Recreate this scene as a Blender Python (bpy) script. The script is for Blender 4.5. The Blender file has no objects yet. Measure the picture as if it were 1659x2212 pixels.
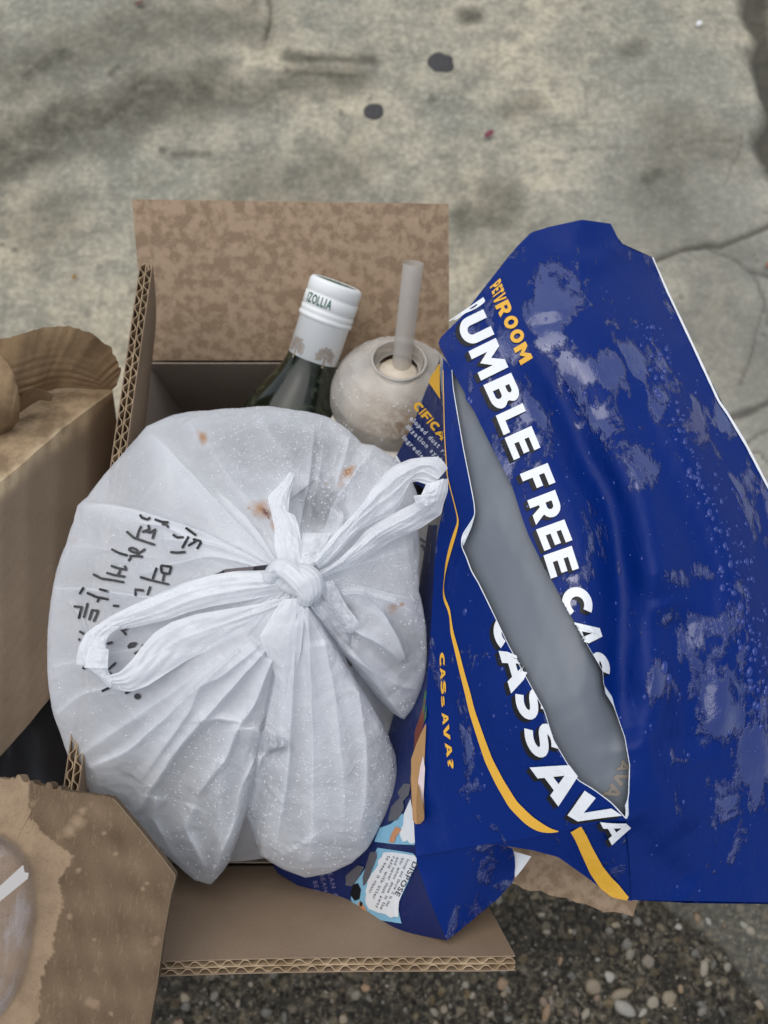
import bpy, math, random
import numpy as np
from mathutils import Vector, Matrix
rng = np.random.default_rng(7)
random.seed(7)
S = bpy.context.scene
COL = S.collection

# ------------------------------------------------------------------ camera, sky, sun, exposure
H = 0.65                      # camera height above the pavement (m)
PITCH = math.radians(75)      # looking down
F, CX, CY = 1536.0, 829.5, 1106.0   # focal length and centre in units of a 1659 x 2212 frame
SP, CP = math.sin(PITCH), math.cos(PITCH)
cam_d = bpy.data.cameras.new('camera'); cam = bpy.data.objects.new('camera', cam_d); COL.objects.link(cam)
cam.location = (0, 0, H); cam.rotation_euler = (math.pi/2 - PITCH, 0, 0)
cam_d.sensor_fit = 'VERTICAL'; cam_d.sensor_height = 36; cam_d.sensor_width = 27
cam_d.lens = 36*F/2212; cam_d.clip_start = 0.01; cam_d.clip_end = 300
cam_d.dof.use_dof = True; cam_d.dof.focus_distance = 0.31; cam_d.dof.aperture_fstop = 9.0
S.camera = cam
world = bpy.data.worlds.new('World'); S.world = world; world.use_nodes = True
wn = world.node_tree; wn.nodes.clear()
sky = wn.nodes.new('ShaderNodeTexSky'); sky.sky_type = 'NISHITA'; sky.sun_disc = False
SUN_EL, SUN_AZ = math.radians(74), math.radians(-40)
sky.sun_elevation = SUN_EL; sky.sun_rotation = SUN_AZ; sky.air_density = 1.0; sky.dust_density = 1.5
hs = wn.nodes.new('ShaderNodeHueSaturation'); hs.inputs['Saturation'].default_value = 0.42   # cloud cover greys the sky
bg = wn.nodes.new('ShaderNodeBackground'); bg.inputs[1].default_value = 0.11
wo = wn.nodes.new('ShaderNodeOutputWorld')
wn.links.new(sky.outputs[0], hs.inputs['Color']); wn.links.new(hs.outputs[0], bg.inputs[0]); wn.links.new(bg.outputs[0], wo.inputs[0])
sun_d = bpy.data.lights.new('sun', 'SUN'); sun_d.energy = 1.1; sun_d.angle = math.radians(75); sun_d.color = (1, .97, .92)
sun = bpy.data.objects.new('sun', sun_d); COL.objects.link(sun)
sv = Vector((math.sin(SUN_AZ)*math.cos(SUN_EL), math.cos(SUN_AZ)*math.cos(SUN_EL), math.sin(SUN_EL)))
sun.rotation_euler = sv.to_track_quat('Z', 'Y').to_euler(); sun.location = (0, 0, 3)
S.view_settings.view_transform = 'Standard'; S.view_settings.look = 'None'
S.view_settings.exposure = 0.58; S.view_settings.gamma = 1.0
S.cycles.max_bounces = 8; S.cycles.transparent_max_bounces = 12; S.cycles.caustics_reflective = False; S.cycles.caustics_refractive = False
S.cycles.use_denoising = True

# ------------------------------------------------------------------ geometry helpers
def at(u, v, d):
    u, v, d = np.broadcast_arrays(np.asarray(u, float), np.asarray(v, float), np.asarray(d, float))
    t = (v-CY)/F
    return np.stack([(u-CX)/F*d, (CP - t*SP)*d, H - (SP + t*CP)*d], -1)
def atz(u, v, z):
    t = (np.asarray(v, float)-CY)/F
    return at(u, v, (H-np.asarray(z, float))/(SP + t*CP))
def tag(o, label=None, cat=None, group=None, kind=None):
    for k, x in (('label', label), ('category', cat), ('group', group), ('kind', kind)):
        if x: o[k] = x
    return o
def empty(name, loc, label, cat, group=None):
    o = bpy.data.objects.new(name, None); COL.objects.link(o); o.location = loc; o.empty_display_size = .02
    return tag(o, label, cat, group)
def mesh(name, V, Fc, mat, parent=None, smooth=True, attrs=None):
    V = np.asarray(V, float).reshape(-1, 3)
    if parent is not None: V = V - np.array(parent_origin(parent))
    me = bpy.data.meshes.new(name)
    me.from_pydata(V.tolist(), [], [tuple(int(i) for i in f) for f in Fc]); me.update()
    if smooth: me.polygons.foreach_set('use_smooth', [True]*len(me.polygons))
    if attrs:
        for k, a in attrs.items():
            a = np.asarray(a, float)
            if a.ndim == 1:
                at_ = me.attributes.new(k, 'FLOAT', 'POINT'); at_.data.foreach_set('value', a)
            else:
                at_ = me.attributes.new(k, 'FLOAT_COLOR', 'POINT')
                at_.data.foreach_set('color', np.c_[a, np.ones(len(a))].ravel())
    if mat: me.materials.append(mat)
    o = bpy.data.objects.new(name, me); COL.objects.link(o)
    if parent is not None: o.parent = parent
    return o
def parent_origin(p):
    x = Vector((0, 0, 0))
    while p is not None: x += p.location; p = p.parent
    return x
def gridfaces(n, m, off=0, wrap=False):
    i = np.arange(n-1)[:, None]; j = np.arange(m if wrap else m-1)[None, :]; j2 = (j+1) % m
    return (np.stack([i*m+j, i*m+j2, (i+1)*m+j2, (i+1)*m+j], -1).reshape(-1, 4)+off).tolist()
def resample(P, n, smooth=0):
    P = np.asarray(P, float)
    L = np.r_[0, np.cumsum(np.linalg.norm(np.diff(P[:, :2], axis=0), axis=1))]
    t = np.linspace(0, L[-1], n)
    Q = np.stack([np.interp(t, L, P[:, k]) for k in range(P.shape[1])], -1)
    for _ in range(smooth):
        Q[1:-1] = (Q[:-2]+2*Q[1:-1]+Q[2:])/4
    return Q
def byindex(P, n, smooth=0):
    P = np.asarray(P, float); t = np.linspace(0, len(P)-1, n)
    Q = np.stack([np.interp(t, np.arange(len(P)), P[:, k]) for k in range(P.shape[1])], -1)
    for _ in range(smooth): Q[1:-1] = (Q[:-2]+2*Q[1:-1]+Q[2:])/4
    return Q
def rbf(ctrl):
    C = np.asarray(ctrl, float); X = C[:, :2]/1000; n = len(C)
    def k(r2): return np.where(r2 > 0, r2*np.log(np.maximum(r2, 1e-12)), 0)
    A = np.zeros((n+3, n+3)); r2 = ((X[:, None]-X[None])**2).sum(-1); A[:n, :n] = k(r2)
    A[:n, n] = 1; A[:n, n+1:] = X; A[n, :n] = 1; A[n+1:, :n] = X.T
    w = np.linalg.solve(A, np.r_[C[:, 2], 0, 0, 0])
    def f(u, v):
        u, v = np.broadcast_arrays(np.asarray(u, float)/1000, np.asarray(v, float)/1000)
        r = (u[..., None]-X[:, 0])**2+(v[..., None]-X[:, 1])**2
        return k(r)@w[:n]+w[n]+w[n+1]*u+w[n+2]*v
    return f
def inpoly(u, v, poly):
    P = np.asarray(poly, float); u = np.asarray(u, float); v = np.asarray(v, float); c = np.zeros(u.shape, bool)
    for (x0, y0), (x1, y1) in zip(P, np.roll(P, -1, 0)):
        if y0 == y1: continue
        c ^= ((v < y0) != (v < y1)) & (u < (x1-x0)*(v-y0)/(y1-y0)+x0)
    return c
def polydist(u, v, poly):
    """signed distance to a polyline and parameter 0..1 along it"""
    P = np.asarray(poly, float); L = np.r_[0, np.cumsum(np.linalg.norm(np.diff(P, axis=0), axis=1))]
    best = np.full(np.shape(u), 1e9); sg = np.zeros(np.shape(u)); tt = np.zeros(np.shape(u))
    for i in range(len(P)-1):
        a = P[i]; e = P[i+1]-a; l2 = e@e
        k = np.clip(((u-a[0])*e[0]+(v-a[1])*e[1])/l2, 0, 1)
        dx = u-a[0]-k*e[0]; dy = v-a[1]-k*e[1]; d = np.hypot(dx, dy)
        m = d < best
        best = np.where(m, d, best); sg = np.where(m, np.sign(e[0]*dy-e[1]*dx), sg); tt = np.where(m, (L[i]+k*math.sqrt(l2))/L[-1], tt)
    return best*np.where(sg == 0, 1, sg), tt
def wob(x, y, seed=0, f=1.0, n=7):
    r = np.random.default_rng(seed); o = 0
    for _ in range(n):
        a = r.uniform(0, 2*math.pi); k = f*r.uniform(.5, 1.8); o = o+np.sin((x*math.cos(a)+y*math.sin(a))*k+r.uniform(0, 6.3))
    return o/n
def crump(x, y, seed=0, f=1.0, n=6):
    r = np.random.default_rng(seed+500); o = 0
    for _ in range(n):
        a = r.uniform(0, 2*math.pi); k = f*r.uniform(.5, 1.7); o = o+np.abs(np.sin((x*math.cos(a)+y*math.sin(a))*k+r.uniform(0, 6.3)+.7*np.sin((x*math.sin(a)-y*math.cos(a))*k*.4)))-.64
    return o/n*1.6
def tube_mesh(path, rad, seg=12, rough=0, seed=0, cap=True):
    P = np.asarray(path, float); n = len(P); T = np.gradient(P, axis=0); T /= np.linalg.norm(T, axis=1)[:, None]
    V = []; up = np.array([0, 0, 1.0]) if abs(T[0][2]) < .9 else np.array([1.0, 0, 0])
    rad = np.broadcast_to(np.asarray(rad, float), (n,))
    r = np.random.default_rng(seed); ph = r.uniform(0, 6.3, 4)
    for i in range(n):
        a = np.cross(T[i], up); a /= np.linalg.norm(a); up = np.cross(a, T[i])
        th = np.arange(seg)/seg*2*math.pi
        rr = rad[i]*(1+rough*(np.sin(3*th+ph[0]+.06*i)+.5*(1-np.abs(np.sin(6*th+ph[1]-.05*i)))*2+.35*np.sin(13*th+ph[2]+.04*i)))
        V.append(P[i]+np.outer(np.cos(th)*rr, a)+np.outer(np.sin(th)*rr, up))
    Fc = gridfaces(n, seg, wrap=True)
    if cap: Fc += [list(range(seg))[::-1], list(range((n-1)*seg, n*seg))]
    return np.concatenate(V), Fc
def lathe(profile, seg=48):
    """profile: (r, h) pairs; axis +Z"""
    P = np.asarray(profile, float); th = np.arange(seg)/seg*2*math.pi
    V = np.stack([P[:, None, 0]*np.cos(th), P[:, None, 0]*np.sin(th), np.broadcast_to(P[:, None, 1], (len(P), seg))], -1)
    return V.reshape(-1, 3), gridfaces(len(P), seg, wrap=True)
def orient(V, origin, axis, ref=(0, 1, 0)):
    z = np.asarray(axis, float); z /= np.linalg.norm(z); x = np.cross(ref, z); x /= np.linalg.norm(x); y = np.cross(z, x)
    return np.asarray(origin)+V@np.stack([x, y, z])
def merge(parts):
    V, Fc, o = [], [], 0
    for v, f in parts:
        v = np.asarray(v).reshape(-1, 3); V.append(v); Fc += [[i+o for i in q] for q in f]; o += len(v)
    return np.concatenate(V), Fc

# ------------------------------------------------------------------ material helpers
def srgb(r, g, b):
    return tuple(((c/255+.055)/1.055)**2.4 if c/255 > .04045 else c/255/12.92 for c in (r, g, b))
class M:
    def __init__(s, name):
        s.m = bpy.data.materials.new(name); s.m.use_nodes = True; s.t = s.m.node_tree; s.t.nodes.clear()
        s.out = s.n('OutputMaterial'); s.p = s.n('BsdfPrincipled'); s.l(s.p.outputs[0], s.out.inputs[0])
    def n(s, t, **k):
        x = s.t.nodes.new('ShaderNode'+t)
        for a, b in k.items(): setattr(x, a, b)
        return x
    def l(s, a, b): s.t.links.new(a, b)
    def val(s, x, sock):
        if hasattr(x, 'is_output'): s.l(x, sock)
        elif isinstance(x, (tuple, list)): sock.default_value = tuple(x)+((1,) if len(x) == 3 and sock.type == 'RGBA' else ())
        else: sock.default_value = x
    def set(s, **k):
        for a, b in k.items(): s.val(b, s.p.inputs[a.replace('_', ' ')])
        return s
    def coord(s, kind='Object', scale=(1, 1, 1)):
        c = s.n('TexCoord'); mp = s.n('Mapping'); s.l(c.outputs[kind], mp.inputs[0]); mp.inputs['Scale'].default_value = scale
        return mp.outputs[0]
    def noise(s, scale, detail=6, rough=.6, vec=None, dist=0):
        x = s.n('TexNoise'); x.inputs['Scale'].default_value = scale; x.inputs['Detail'].default_value = detail
        x.inputs['Roughness'].default_value = rough; x.inputs['Distortion'].default_value = dist
        s.l(vec if vec is not None else s.coord(), x.inputs['Vector']); return x.outputs['Fac']
    def voro(s, scale, vec=None, feature='F1', out='Distance'):
        x = s.n('TexVoronoi', feature=feature); x.inputs['Scale'].default_value = scale
        s.l(vec if vec is not None else s.coord(), x.inputs['Vector']); return x.outputs[out]
    def ramp(s, fac, stops, interp='LINEAR'):
        r = s.n('ValToRGB'); r.color_ramp.interpolation = interp; e = r.color_ramp.elements
        while len(e) < len(stops): e.new(.5)
        for q, (p, c) in zip(e, stops):
            q.position = p; q.color = tuple(c)+(1,) if isinstance(c, (tuple, list)) else (c, c, c, 1)
        s.l(fac, r.inputs[0]); return r.outputs[0]
    def mix(s, f, a, b, mode='MIX'):
        x = s.n('Mix', data_type='RGBA', blend_type=mode); s.val(f, x.inputs[0]); s.val(a, x.inputs[6]); s.val(b, x.inputs[7]); return x.outputs[2]
    def math(s, op, a, b=0.0):
        x = s.n('Math', operation=op); s.val(a, x.inputs[0]); s.val(b, x.inputs[1]); return x.outputs[0]
    def attr(s, name, out='Fac'):
        return s.n('Attribute', attribute_name=name).outputs[out]
    def bump(s, h, strength=.3, dist=.001):
        b = s.n('Bump'); b.inputs['Strength'].default_value = strength; b.inputs['Distance'].default_value = dist
        if s.p.inputs['Normal'].links: s.l(s.p.inputs['Normal'].links[0].from_socket, b.inputs['Normal'])
        s.l(h, b.inputs['Height']); s.l(b.outputs[0], s.p.inputs['Normal']); return b.outputs[0]

def mat_simple(name, col, rough=.5, **k):
    return M(name).set(Base_Color=col, Roughness=rough, **k).m

def mat_concrete():
    m = M('weathered_concrete')
    big = m.noise(4.5, 6, .66); mid = m.noise(30, 8, .70); fine = m.noise(150, 5, .7); v = m.noise(600, 2, .6)
    warm, grey = (.53, .47, .345), (.28, .275, .222)
    c = m.mix(m.ramp(big, [(.38, 0), (.60, 1)]), warm, grey)
    c = m.mix(m.math('MULTIPLY', m.ramp(mid, [(.45, 0), (.61, 1)]), .70), c, (.185, .18, .145))
    c = m.mix(m.math('MULTIPLY', m.ramp(fine, [(.38, 1), (.56, 0)]), .42), c, (.15, .145, .12))
    c = m.mix(m.math('MULTIPLY', m.ramp(fine, [(.53, 0), (.70, 1)]), .5), c, (.52, .49, .40))
    c = m.mix(m.attr('cool'), c, m.mix(.5, c, (.27, .275, .255)))
    # worn slab where the aggregate shows
    a1 = m.noise(210, 8, .78); a2 = m.voro(150, out='Color'); sep = m.n('SeparateColor'); m.l(a2, sep.inputs[0])
    agg = m.ramp(a1, [(.40, (.008, .007, .0055)), (.48, (.028, .025, .019)), (.55, (.085, .073, .052)), (.64, (.21, .18, .13))])
    cell = m.ramp(sep.outputs[0], [(.0, (.012, .011, .010)), (.35, (.030, .028, .024)), (.6, (.07, .062, .05)), (.8, (.13, .112, .085)), (.92, (.24, .17, .085)), (1, (.30, .27, .21))])
    agg = m.mix(m.math('MULTIPLY', m.ramp(m.voro(150), [(.45, 1), (.7, 0)]), .6), agg, m.mix(m.ramp(m.noise(420, 4, .7), [(.42, 0), (.60, 1)]), cell, agg))
    agg = m.mix(m.math('MULTIPLY', m.ramp(m.noise(14, 4, .6), [(.45, 0), (.65, 1)]), .55), agg, (.014, .0135, .012))
    c = m.mix(m.attr('agg'), c, agg)
    st = m.math('MULTIPLY', m.attr('stain'), m.ramp(m.noise(55, 6, .7), [(.25, .45), (.62, 1)]))
    c = m.mix(st, c, (.085, .080, .060))
    c = m.mix(m.attr('dirt'), c, (.035, .032, .024))
    c = m.mix(m.math('MULTIPLY', m.ramp(m.noise(48, 3, .55), [(.66, 0), (.73, 1)]), .55), c, (.10, .095, .075))
    m.set(Base_Color=c, Roughness=.85, Specular_IOR_Level=.15)
    m.bump(mid, .22, .002); m.bump(fine, .3, .001)
    return m.m

def mat_board(name, light, dark, scale=55, lo=.44, hi=.56, amount=1.0, tide=False):
    m = M(name); vec = m.coord('Object')
    n1 = m.noise(scale, 5, .62, vec); fib = m.noise(700, 4, .7, m.coord('Object', (1, .35, 1))); f2 = m.noise(1400, 2, .6, vec)
    k = m.math('MULTIPLY', m.ramp(n1, [(lo, 0), (hi, 1)]), amount)
    if tide: k = m.math('MAXIMUM', m.attr('wet'), m.math('MULTIPLY', k, .25))
    c = m.mix(k, light, dark)
    c = m.mix(m.math('MULTIPLY', m.ramp(fib, [(.55, 0), (.75, 1)]), .22), c, tuple(min(1, x*1.5) for x in light))
    c = m.mix(m.math('MULTIPLY', m.ramp(f2, [(.3, 1), (.42, 0)]), .3), c, tuple(x*.5 for x in dark))
    c = m.mix(m.math('MULTIPLY', m.ramp(m.noise(90, 3, .5, vec), [(.66, 0), (.74, 1)]), .35), c, tuple(min(1, x*1.25) for x in light))
    m.set(Base_Color=c, Roughness=.85, Specular_IOR_Level=.15)
    m.bump(fib, .25, .0004); m.bump(n1, .2, .001)
    return m.m

def mat_bag(name='white_bag_plastic', clear=.2, ca=(.86, .88, .905), cb=(.82, .83, .865)):
    m = M(name); vec = m.coord('Object')
    w1 = m.noise(60, 6, .6, m.coord('Object', (1, 1, 1)), .8); w2 = m.noise(240, 4, .6, vec, .6); dm = m.voro(420, vec)
    base = m.mix(m.ramp(m.noise(26, 4, .55, vec), [(.35, 0), (.7, 1)]), ca, cb)
    base = m.mix(m.attr('stain_o'), base, (.62, .30, .10)); base = m.mix(m.attr('stain_r'), base, (.22, .05, .035))
    m.set(Base_Color=base, Roughness=.20, Specular_IOR_Level=.55)
    wv = m.n('Mix', data_type='VECTOR'); nz = m.n('TexNoise'); nz.inputs['Scale'].default_value = 45; m.l(vec, nz.inputs['Vector']); wv.inputs[0].default_value = .04; m.l(vec, wv.inputs[4]); m.l(nz.outputs['Color'], wv.inputs[5])
    m.bump(m.voro(58, wv.outputs[1]), .30, .0030); m.bump(m.voro(150, wv.outputs[1]), .22, .0010); m.bump(w1, .20, .0018); m.bump(w2, .14, .0005)
    tr = m.n('BsdfTranslucent'); m.l(base, tr.inputs[0]); m.l(m.p.inputs['Normal'].links[0].from_socket, tr.inputs['Normal'])
    mx = m.n('MixShader'); mx.inputs[0].default_value = .34; m.l(m.p.outputs[0], mx.inputs[1]); m.l(tr.outputs[0], mx.inputs[2])
    tp = m.n('BsdfTransparent'); tp.inputs[0].default_value = (.95, .97, 1, 1); mz = m.n('MixShader'); m.l(m.math('ADD', m.ramp(m.noise(20, 3, .5, vec), [(.3, clear*.7), (.7, clear*1.3)]), m.math('MULTIPLY', m.attr('thin'), .36)), mz.inputs[0])
    m.l(mx.outputs[0], mz.inputs[1]); m.l(tp.outputs[0], mz.inputs[2]); m.l(mz.outputs[0], m.out.inputs[0])
    return m.m

def mat_film(name, col, rough=.28, wet=True, mapped=False):
    """printed plastic film, rain-wet; its gloss patches stand in for sky reflections"""
    m = M(name); vec = m.coord('Object')
    st_ = m.n('Mapping'); m.l(m.n('TexCoord').outputs['Object'], st_.inputs[0]); st_.inputs['Rotation'].default_value = (0, 0, math.radians(24)); st_.inputs['Scale'].default_value = (1.25, .62, 1)
    n1 = m.noise(34, 6, .62, st_.outputs[0], .7); n2 = m.noise(130, 5, .65, st_.outputs[0], .5); n3 = m.noise(14, 3, .5, vec)
    w = m.ramp(m.math('ADD', m.math('ADD', m.math('MULTIPLY', n1, .75), m.math('MULTIPLY', n2, .34)), m.math('MULTIPLY', m.attr('wet_sheen'), .17) if mapped else m.math('MULTIPLY', m.math('SUBTRACT', m.noise(9, 2, .5, vec), .5), .45)), [(.572, 0), (.622, 1)])
    m.set(Base_Color=col, Roughness=m.math('ADD', .06, m.math('MULTIPLY', m.math('SUBTRACT', 1., w), .30)))
    if wet:
        m.set(Specular_IOR_Level=m.math('ADD', .12, m.math('MULTIPLY', w, .85)), Coat_Weight=m.math('MULTIPLY', w, .5), Coat_Roughness=.04)
        m.bump(w, .6, .0014)
    m.bump(n2, .30, .0016); m.bump(n3, .3, .006)
    return m.m

def mat_glass(name, tint, opac, rough=.08, milk=(1, 1, 1)):
    """thin clear plastic: mostly lets light through, with a glossy surface"""
    m = M(name); m.set(Base_Color=milk, Roughness=rough, Specular_IOR_Level=.6)
    tr = m.n('BsdfTransparent'); m.val(tint, tr.inputs[0])
    fw = m.n('LayerWeight'); fw.inputs[0].default_value = .25
    f = m.math('ADD', opac, m.math('MULTIPLY', fw.outputs['Fresnel'], .6))
    mx = m.n('MixShader'); m.l(f, mx.inputs[0]); m.l(tr.outputs[0], mx.inputs[1]); m.l(m.p.outputs[0], mx.inputs[2]); m.l(mx.outputs[0], m.out.inputs[0])
    return m

MT = {}
MT['concrete'] = mat_concrete()
MT['board_wet'] = mat_board('rain_spotted_cardboard', (.41, .300, .202), (.285, .198, .127), 150, .43, .58)
MT['board'] = mat_board('cardboard', (.29, .210, .143), (.245, .174, .116), 30, .4, .65, .6)
MT['board_in'] = mat_board('brightened_inner_cardboard', (.55, .455, .37), (.49, .40, .32), 30, .4, .65, .6)  # lighter copy of the board colour, standing in for light inside the box
MT['kraft'] = mat_board('kraft_cardboard', (.33, .225, .125), (.20, .132, .075), 38, .42, .6, .8)
MT['tide'] = mat_board('tide_marked_cardboard', (.31, .222, .142), (.098, .064, .038), 70, .45, .6, 1, True)
MT['core'] = mat_board('corrugated_paper', (.46, .345, .22), (.34, .245, .15), 40)
MT['bag'] = mat_bag('white_bag_plastic', .31, (.87, .89, .915), (.82, .835, .875)); MT['bag2'] = mat_bag('white_gathered_plastic', .09, (.90, .915, .93), (.86, .875, .90))
MT['blue'] = mat_film('blue_printed_film', (.0012, .0175, .145)); MT['blue_wet'] = mat_film('blue_wet_sheen_film', (.0012, .0175, .145), mapped=True)  # blue_wet: mapped gloss patches stand in for sky reflections on the wet film
MT['navy'] = mat_film('navy_printed_film', (.006, .016, .095), wet=False)
MT['white_print'] = mat_film('white_print', (.74, .76, .78), wet=False)
MT['black_print'] = mat_film('black_print', (.010, .010, .012), wet=False); MT['black_print'].node_tree.nodes['Principled BSDF'].inputs['Specular IOR Level'].default_value = .2
MT['yellow_print'] = mat_film('yellow_print', (.74, .40, .035), wet=False)
MT['sky_print'] = mat_film('light_blue_print', (.22, .46, .62), wet=False)
MT['tan_print'] = mat_film('tan_print', (.36, .20, .075), wet=False)
MT['orange_print'] = mat_film('orange_print', (.55, .25, .11), wet=False)
MT['pink_print'] = mat_film('pale_print', (.62, .52, .52), wet=False)
MT['grey_print'] = mat_film('grey_print', (.10, .10, .115), wet=False)
MT['red_print'] = mat_film('red_print', (.20, .05, .03), wet=False)
MT['green_print'] = mat_film('green_print', (.04, .16, .05), wet=False)
MT['lilac_print'] = mat_film('lilac_print', (.16, .15, .30), wet=False)
MT['ink'] = mat_simple('marker_ink', (.02, .02, .022), .5)
MT['cut'] = mat_simple('cut_film_edge', (.78, .80, .84), .4)

# ------------------------------------------------------------------ ground
def px_ground(u, v): return atz(u, v, 0.0)[..., :2]
def worldpoly(pts): return px_ground(np.array(pts, float)[:, 0], np.array(pts, float)[:, 1])
xs = np.r_[-60, -30, -12, -5, -2.4, -1.3, -.95, np.arange(-.70, .78, .0031), 1.0, 1.4, 2.4, 5, 12, 30, 60]
ys = np.r_[-60, -30, -12, -5, -2, -1, -.75, np.arange(-.55, 1.0, .0031), 1.3, 1.7, 2.5, 5, 12, 30, 60]
GX, GY = np.meshgrid(xs, ys)
near = ((abs(GX) < 1.0) & (GY > -.8) & (GY < 1.2)).astype(float)
def gline(pts, w, jit=.25, seed=1):
    d, t = polydist(GX+.004*wob(GX, GY, seed+100, 70)+.0015*wob(GX, GY, seed+101, 220), GY+.004*wob(GX, GY, seed+200, 70)+.0015*wob(GX, GY, seed+201, 220), worldpoly(pts)); d = np.abs(d)+w*jit*wob(GX, GY, seed, 90)
    return np.clip(1.35-d/w, 0, 1)*near
crack = np.zeros_like(GX)
CR = [([(1395, 575), (1430, 556), (1475, 540), (1530, 532), (1555, 535), (1600, 512), (1640, 495), (1700, 470), (1850, 400)], .0042),
      ([(1530, 536), (1590, 560), (1625, 590), (1650, 640), (1662, 700), (1720, 760)], .0030),
      ([(1625, 590), (1690, 600), (1780, 590)], .0045),
      ([(1600, 830), (1640, 700), (1655, 660)], .0022),
      ([(1585, 900), (1640, 880), (1680, 860), (1760, 850)], .005),
      ([(1610, 960), (1640, 940), (1700, 905)], .0028),
      ([(1660, 1000), (1640, 980), (1590, 985)], .0020),
      ([(1430, 1960), (1470, 1985), (1530, 2035), (1565, 2060), (1600, 2110), (1659, 2195), (1720, 2290)], .0026),
      ([(1390, 1930), (1430, 1960)], .0026),
      ([(1575, 400), (1582, 370), (1600, 320), (1606, 290)], .0016),
      ([(1230, 322), (1340, 322), (1450, 315), (1600, 300)], .0016),
      ([(1180, 268), (1260, 270), (1350, 266)], .0022),
      ([(578, -10), (580, 30), (578, 80)], .0034),
      ([(1290, 300), (1270, 240), (1262, 170)], .0012)]
for i, (p, w) in enumerate(CR): crack = np.maximum(crack, gline(p, max(w*.8, .0017), .35, i+3)*(.75, .5, .6, .4, .7, .5, .45, 1, 1, .3, .28, .25, .7, .2)[i])
edge = np.maximum(gline([(1650, -60), (1640, 20), (1655, 90), (1650, 120), (1665, 170), (1680, 230), (1668, 300), (1690, 360)], .020, .5, 31), 0)
crack_all = np.maximum(crack, edge)
stain = np.zeros_like(GX)
ST = [([(-60, 390), (20, 330), (90, 300), (170, 265), (250, 240), (330, 215), (430, 195)], .050, .80),
      ([(330, 230), (450, 215), (560, 205), (650, 175), (760, 158)], .030, .6),
      ([(-60, 150), (60, 145), (150, 120), (260, 85), (380, 60), (520, 40)], .052, .55),
      ([(60, 165), (110, 125), (150, 115)], .016, .9), ([(0, 370), (30, 320), (70, 295)], .02, .9),
      ([(620, 120), (660, 130), (720, 128), (800, 130)], .010, .85), ([(625, 155), (700, 160), (770, 165)], .008, .8),
      ([(240, 160), (255, 145)], .008, .9), ([(295, 185), (300, 195)], .006, .9), ([(1240, 590), (1000, 450)], .06, .25),
      ([(480, 60), (560, 90)], .02, .45), ([(520, 420), (640, 400), (740, 370)], .045, .45), ([(60, 500), (100, 480)], .05, .45),
      ([(1010, 470), (1090, 440), (1060, 410)], .024, .65), ([(1050, 480), (1090, 475)], .016, .7), ([(1400, 385), (1420, 375)], .018, .8),
      ([(1430, 420), (1470, 300), (1560, 310)], .05, .5), ([(1100, 240), (1150, 225)], .018, .5), ([(1360, 115), (1380, 100)], .014, .5),
      ([(1010, 35), (1025, 35)], .012, .8), ([(1440, 480), (1560, 560)], .07, .35), ([(1550, 700), (1659, 760)], .09, .35), ([(350, 323), (352, 324)], .005, .9),
      ([(380, 333), (450, 333)], .006, .6), ([(300, 235), (315, 245)], .004, .8), ([(30, 540), (34, 541)], .004, .8), ([(930, 215), (936, 216)], .004, .7)]
for i, (p, w, a) in enumerate(ST):
    d, _ = polydist(GX, GY, worldpoly(p)); d = np.abs(d)+w*.4*wob(GX, GY, 50+i, 60)
    stain = np.maximum(stain, min(1, a*1.25)*np.clip(1.3-d/w, 0, 1)*near)
aggm = np.clip((-.055-GY+.03*wob(GX, GY, 5, 18))/.06, 0, 1)
rj, _ = polydist(GX, GY, worldpoly([(1300, 1860), (1430, 1960), (1530, 2035), (1600, 2110), (1800, 2400)]))
aggm = aggm*np.where(rj < 0, 1.0, .8)
cool = np.clip((GX-.12)/.25+.25*wob(GX, GY, 8, 9), 0, 1)*near*np.clip((.75-GY)/.3, 0, 1)
GZ = near*(.0012*wob(GX, GY, 2, 12)+.0008*wob(GX, GY, 9, 60)+aggm*.0012*wob(GX, GY, 12, 300)) - .004*crack - .010*edge
gv = np.stack([GX, GY, GZ], -1).reshape(-1, 3)
ground = mesh('ground', gv, gridfaces(len(ys), len(xs)), MT['concrete'], attrs={'agg': aggm.ravel(), 'stain': np.clip(stain, 0, 1).ravel(), 'dirt': np.clip(crack_all*.9, 0, .85).ravel(), 'cool': cool.ravel()})
tag(ground, kind='structure')

def icos():
    t = (1+5**.5)/2
    V = np.array([(-1, t, 0), (1, t, 0), (-1, -t, 0), (1, -t, 0), (0, -1, t), (0, 1, t), (0, -1, -t), (0, 1, -t), (t, 0, -1), (t, 0, 1), (-t, 0, -1), (-t, 0, 1)], float)
    Fc = [(0, 11, 5), (0, 5, 1), (0, 1, 7), (0, 7, 10), (0, 10, 11), (1, 5, 9), (5, 11, 4), (11, 10, 2), (10, 7, 6), (7, 1, 8), (3, 9, 4), (3, 4, 2), (3, 2, 6), (3, 6, 8), (3, 8, 9), (4, 9, 5), (2, 4, 11), (6, 2, 10), (8, 6, 7), (9, 8, 1)]
    return V/np.linalg.norm(V[0]), Fc
def ico2():
    V, Fc = icos(); V = list(map(tuple, V)); cache = {}; out = []
    def mid(a, b):
        k = (min(a, b), max(a, b))
        if k not in cache:
            p = (np.array(V[a])+np.array(V[b])); V.append(tuple(p/np.linalg.norm(p))); cache[k] = len(V)-1
        return cache[k]
    for a, b, c in Fc:
        x, y, z = mid(a, b), mid(b, c), mid(c, a); out += [(a, x, z), (b, y, x), (c, z, y), (x, y, z)]
    return np.array(V), out
I1, I2 = icos(), ico2()
PC = np.array([(.40, .30, .17), (.50, .43, .31), (.42, .22, .08), (.58, .55, .47), (.16, .14, .12), (.05, .048, .045), (.30, .24, .17), (.28, .15, .08), (.10, .095, .085)])
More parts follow.
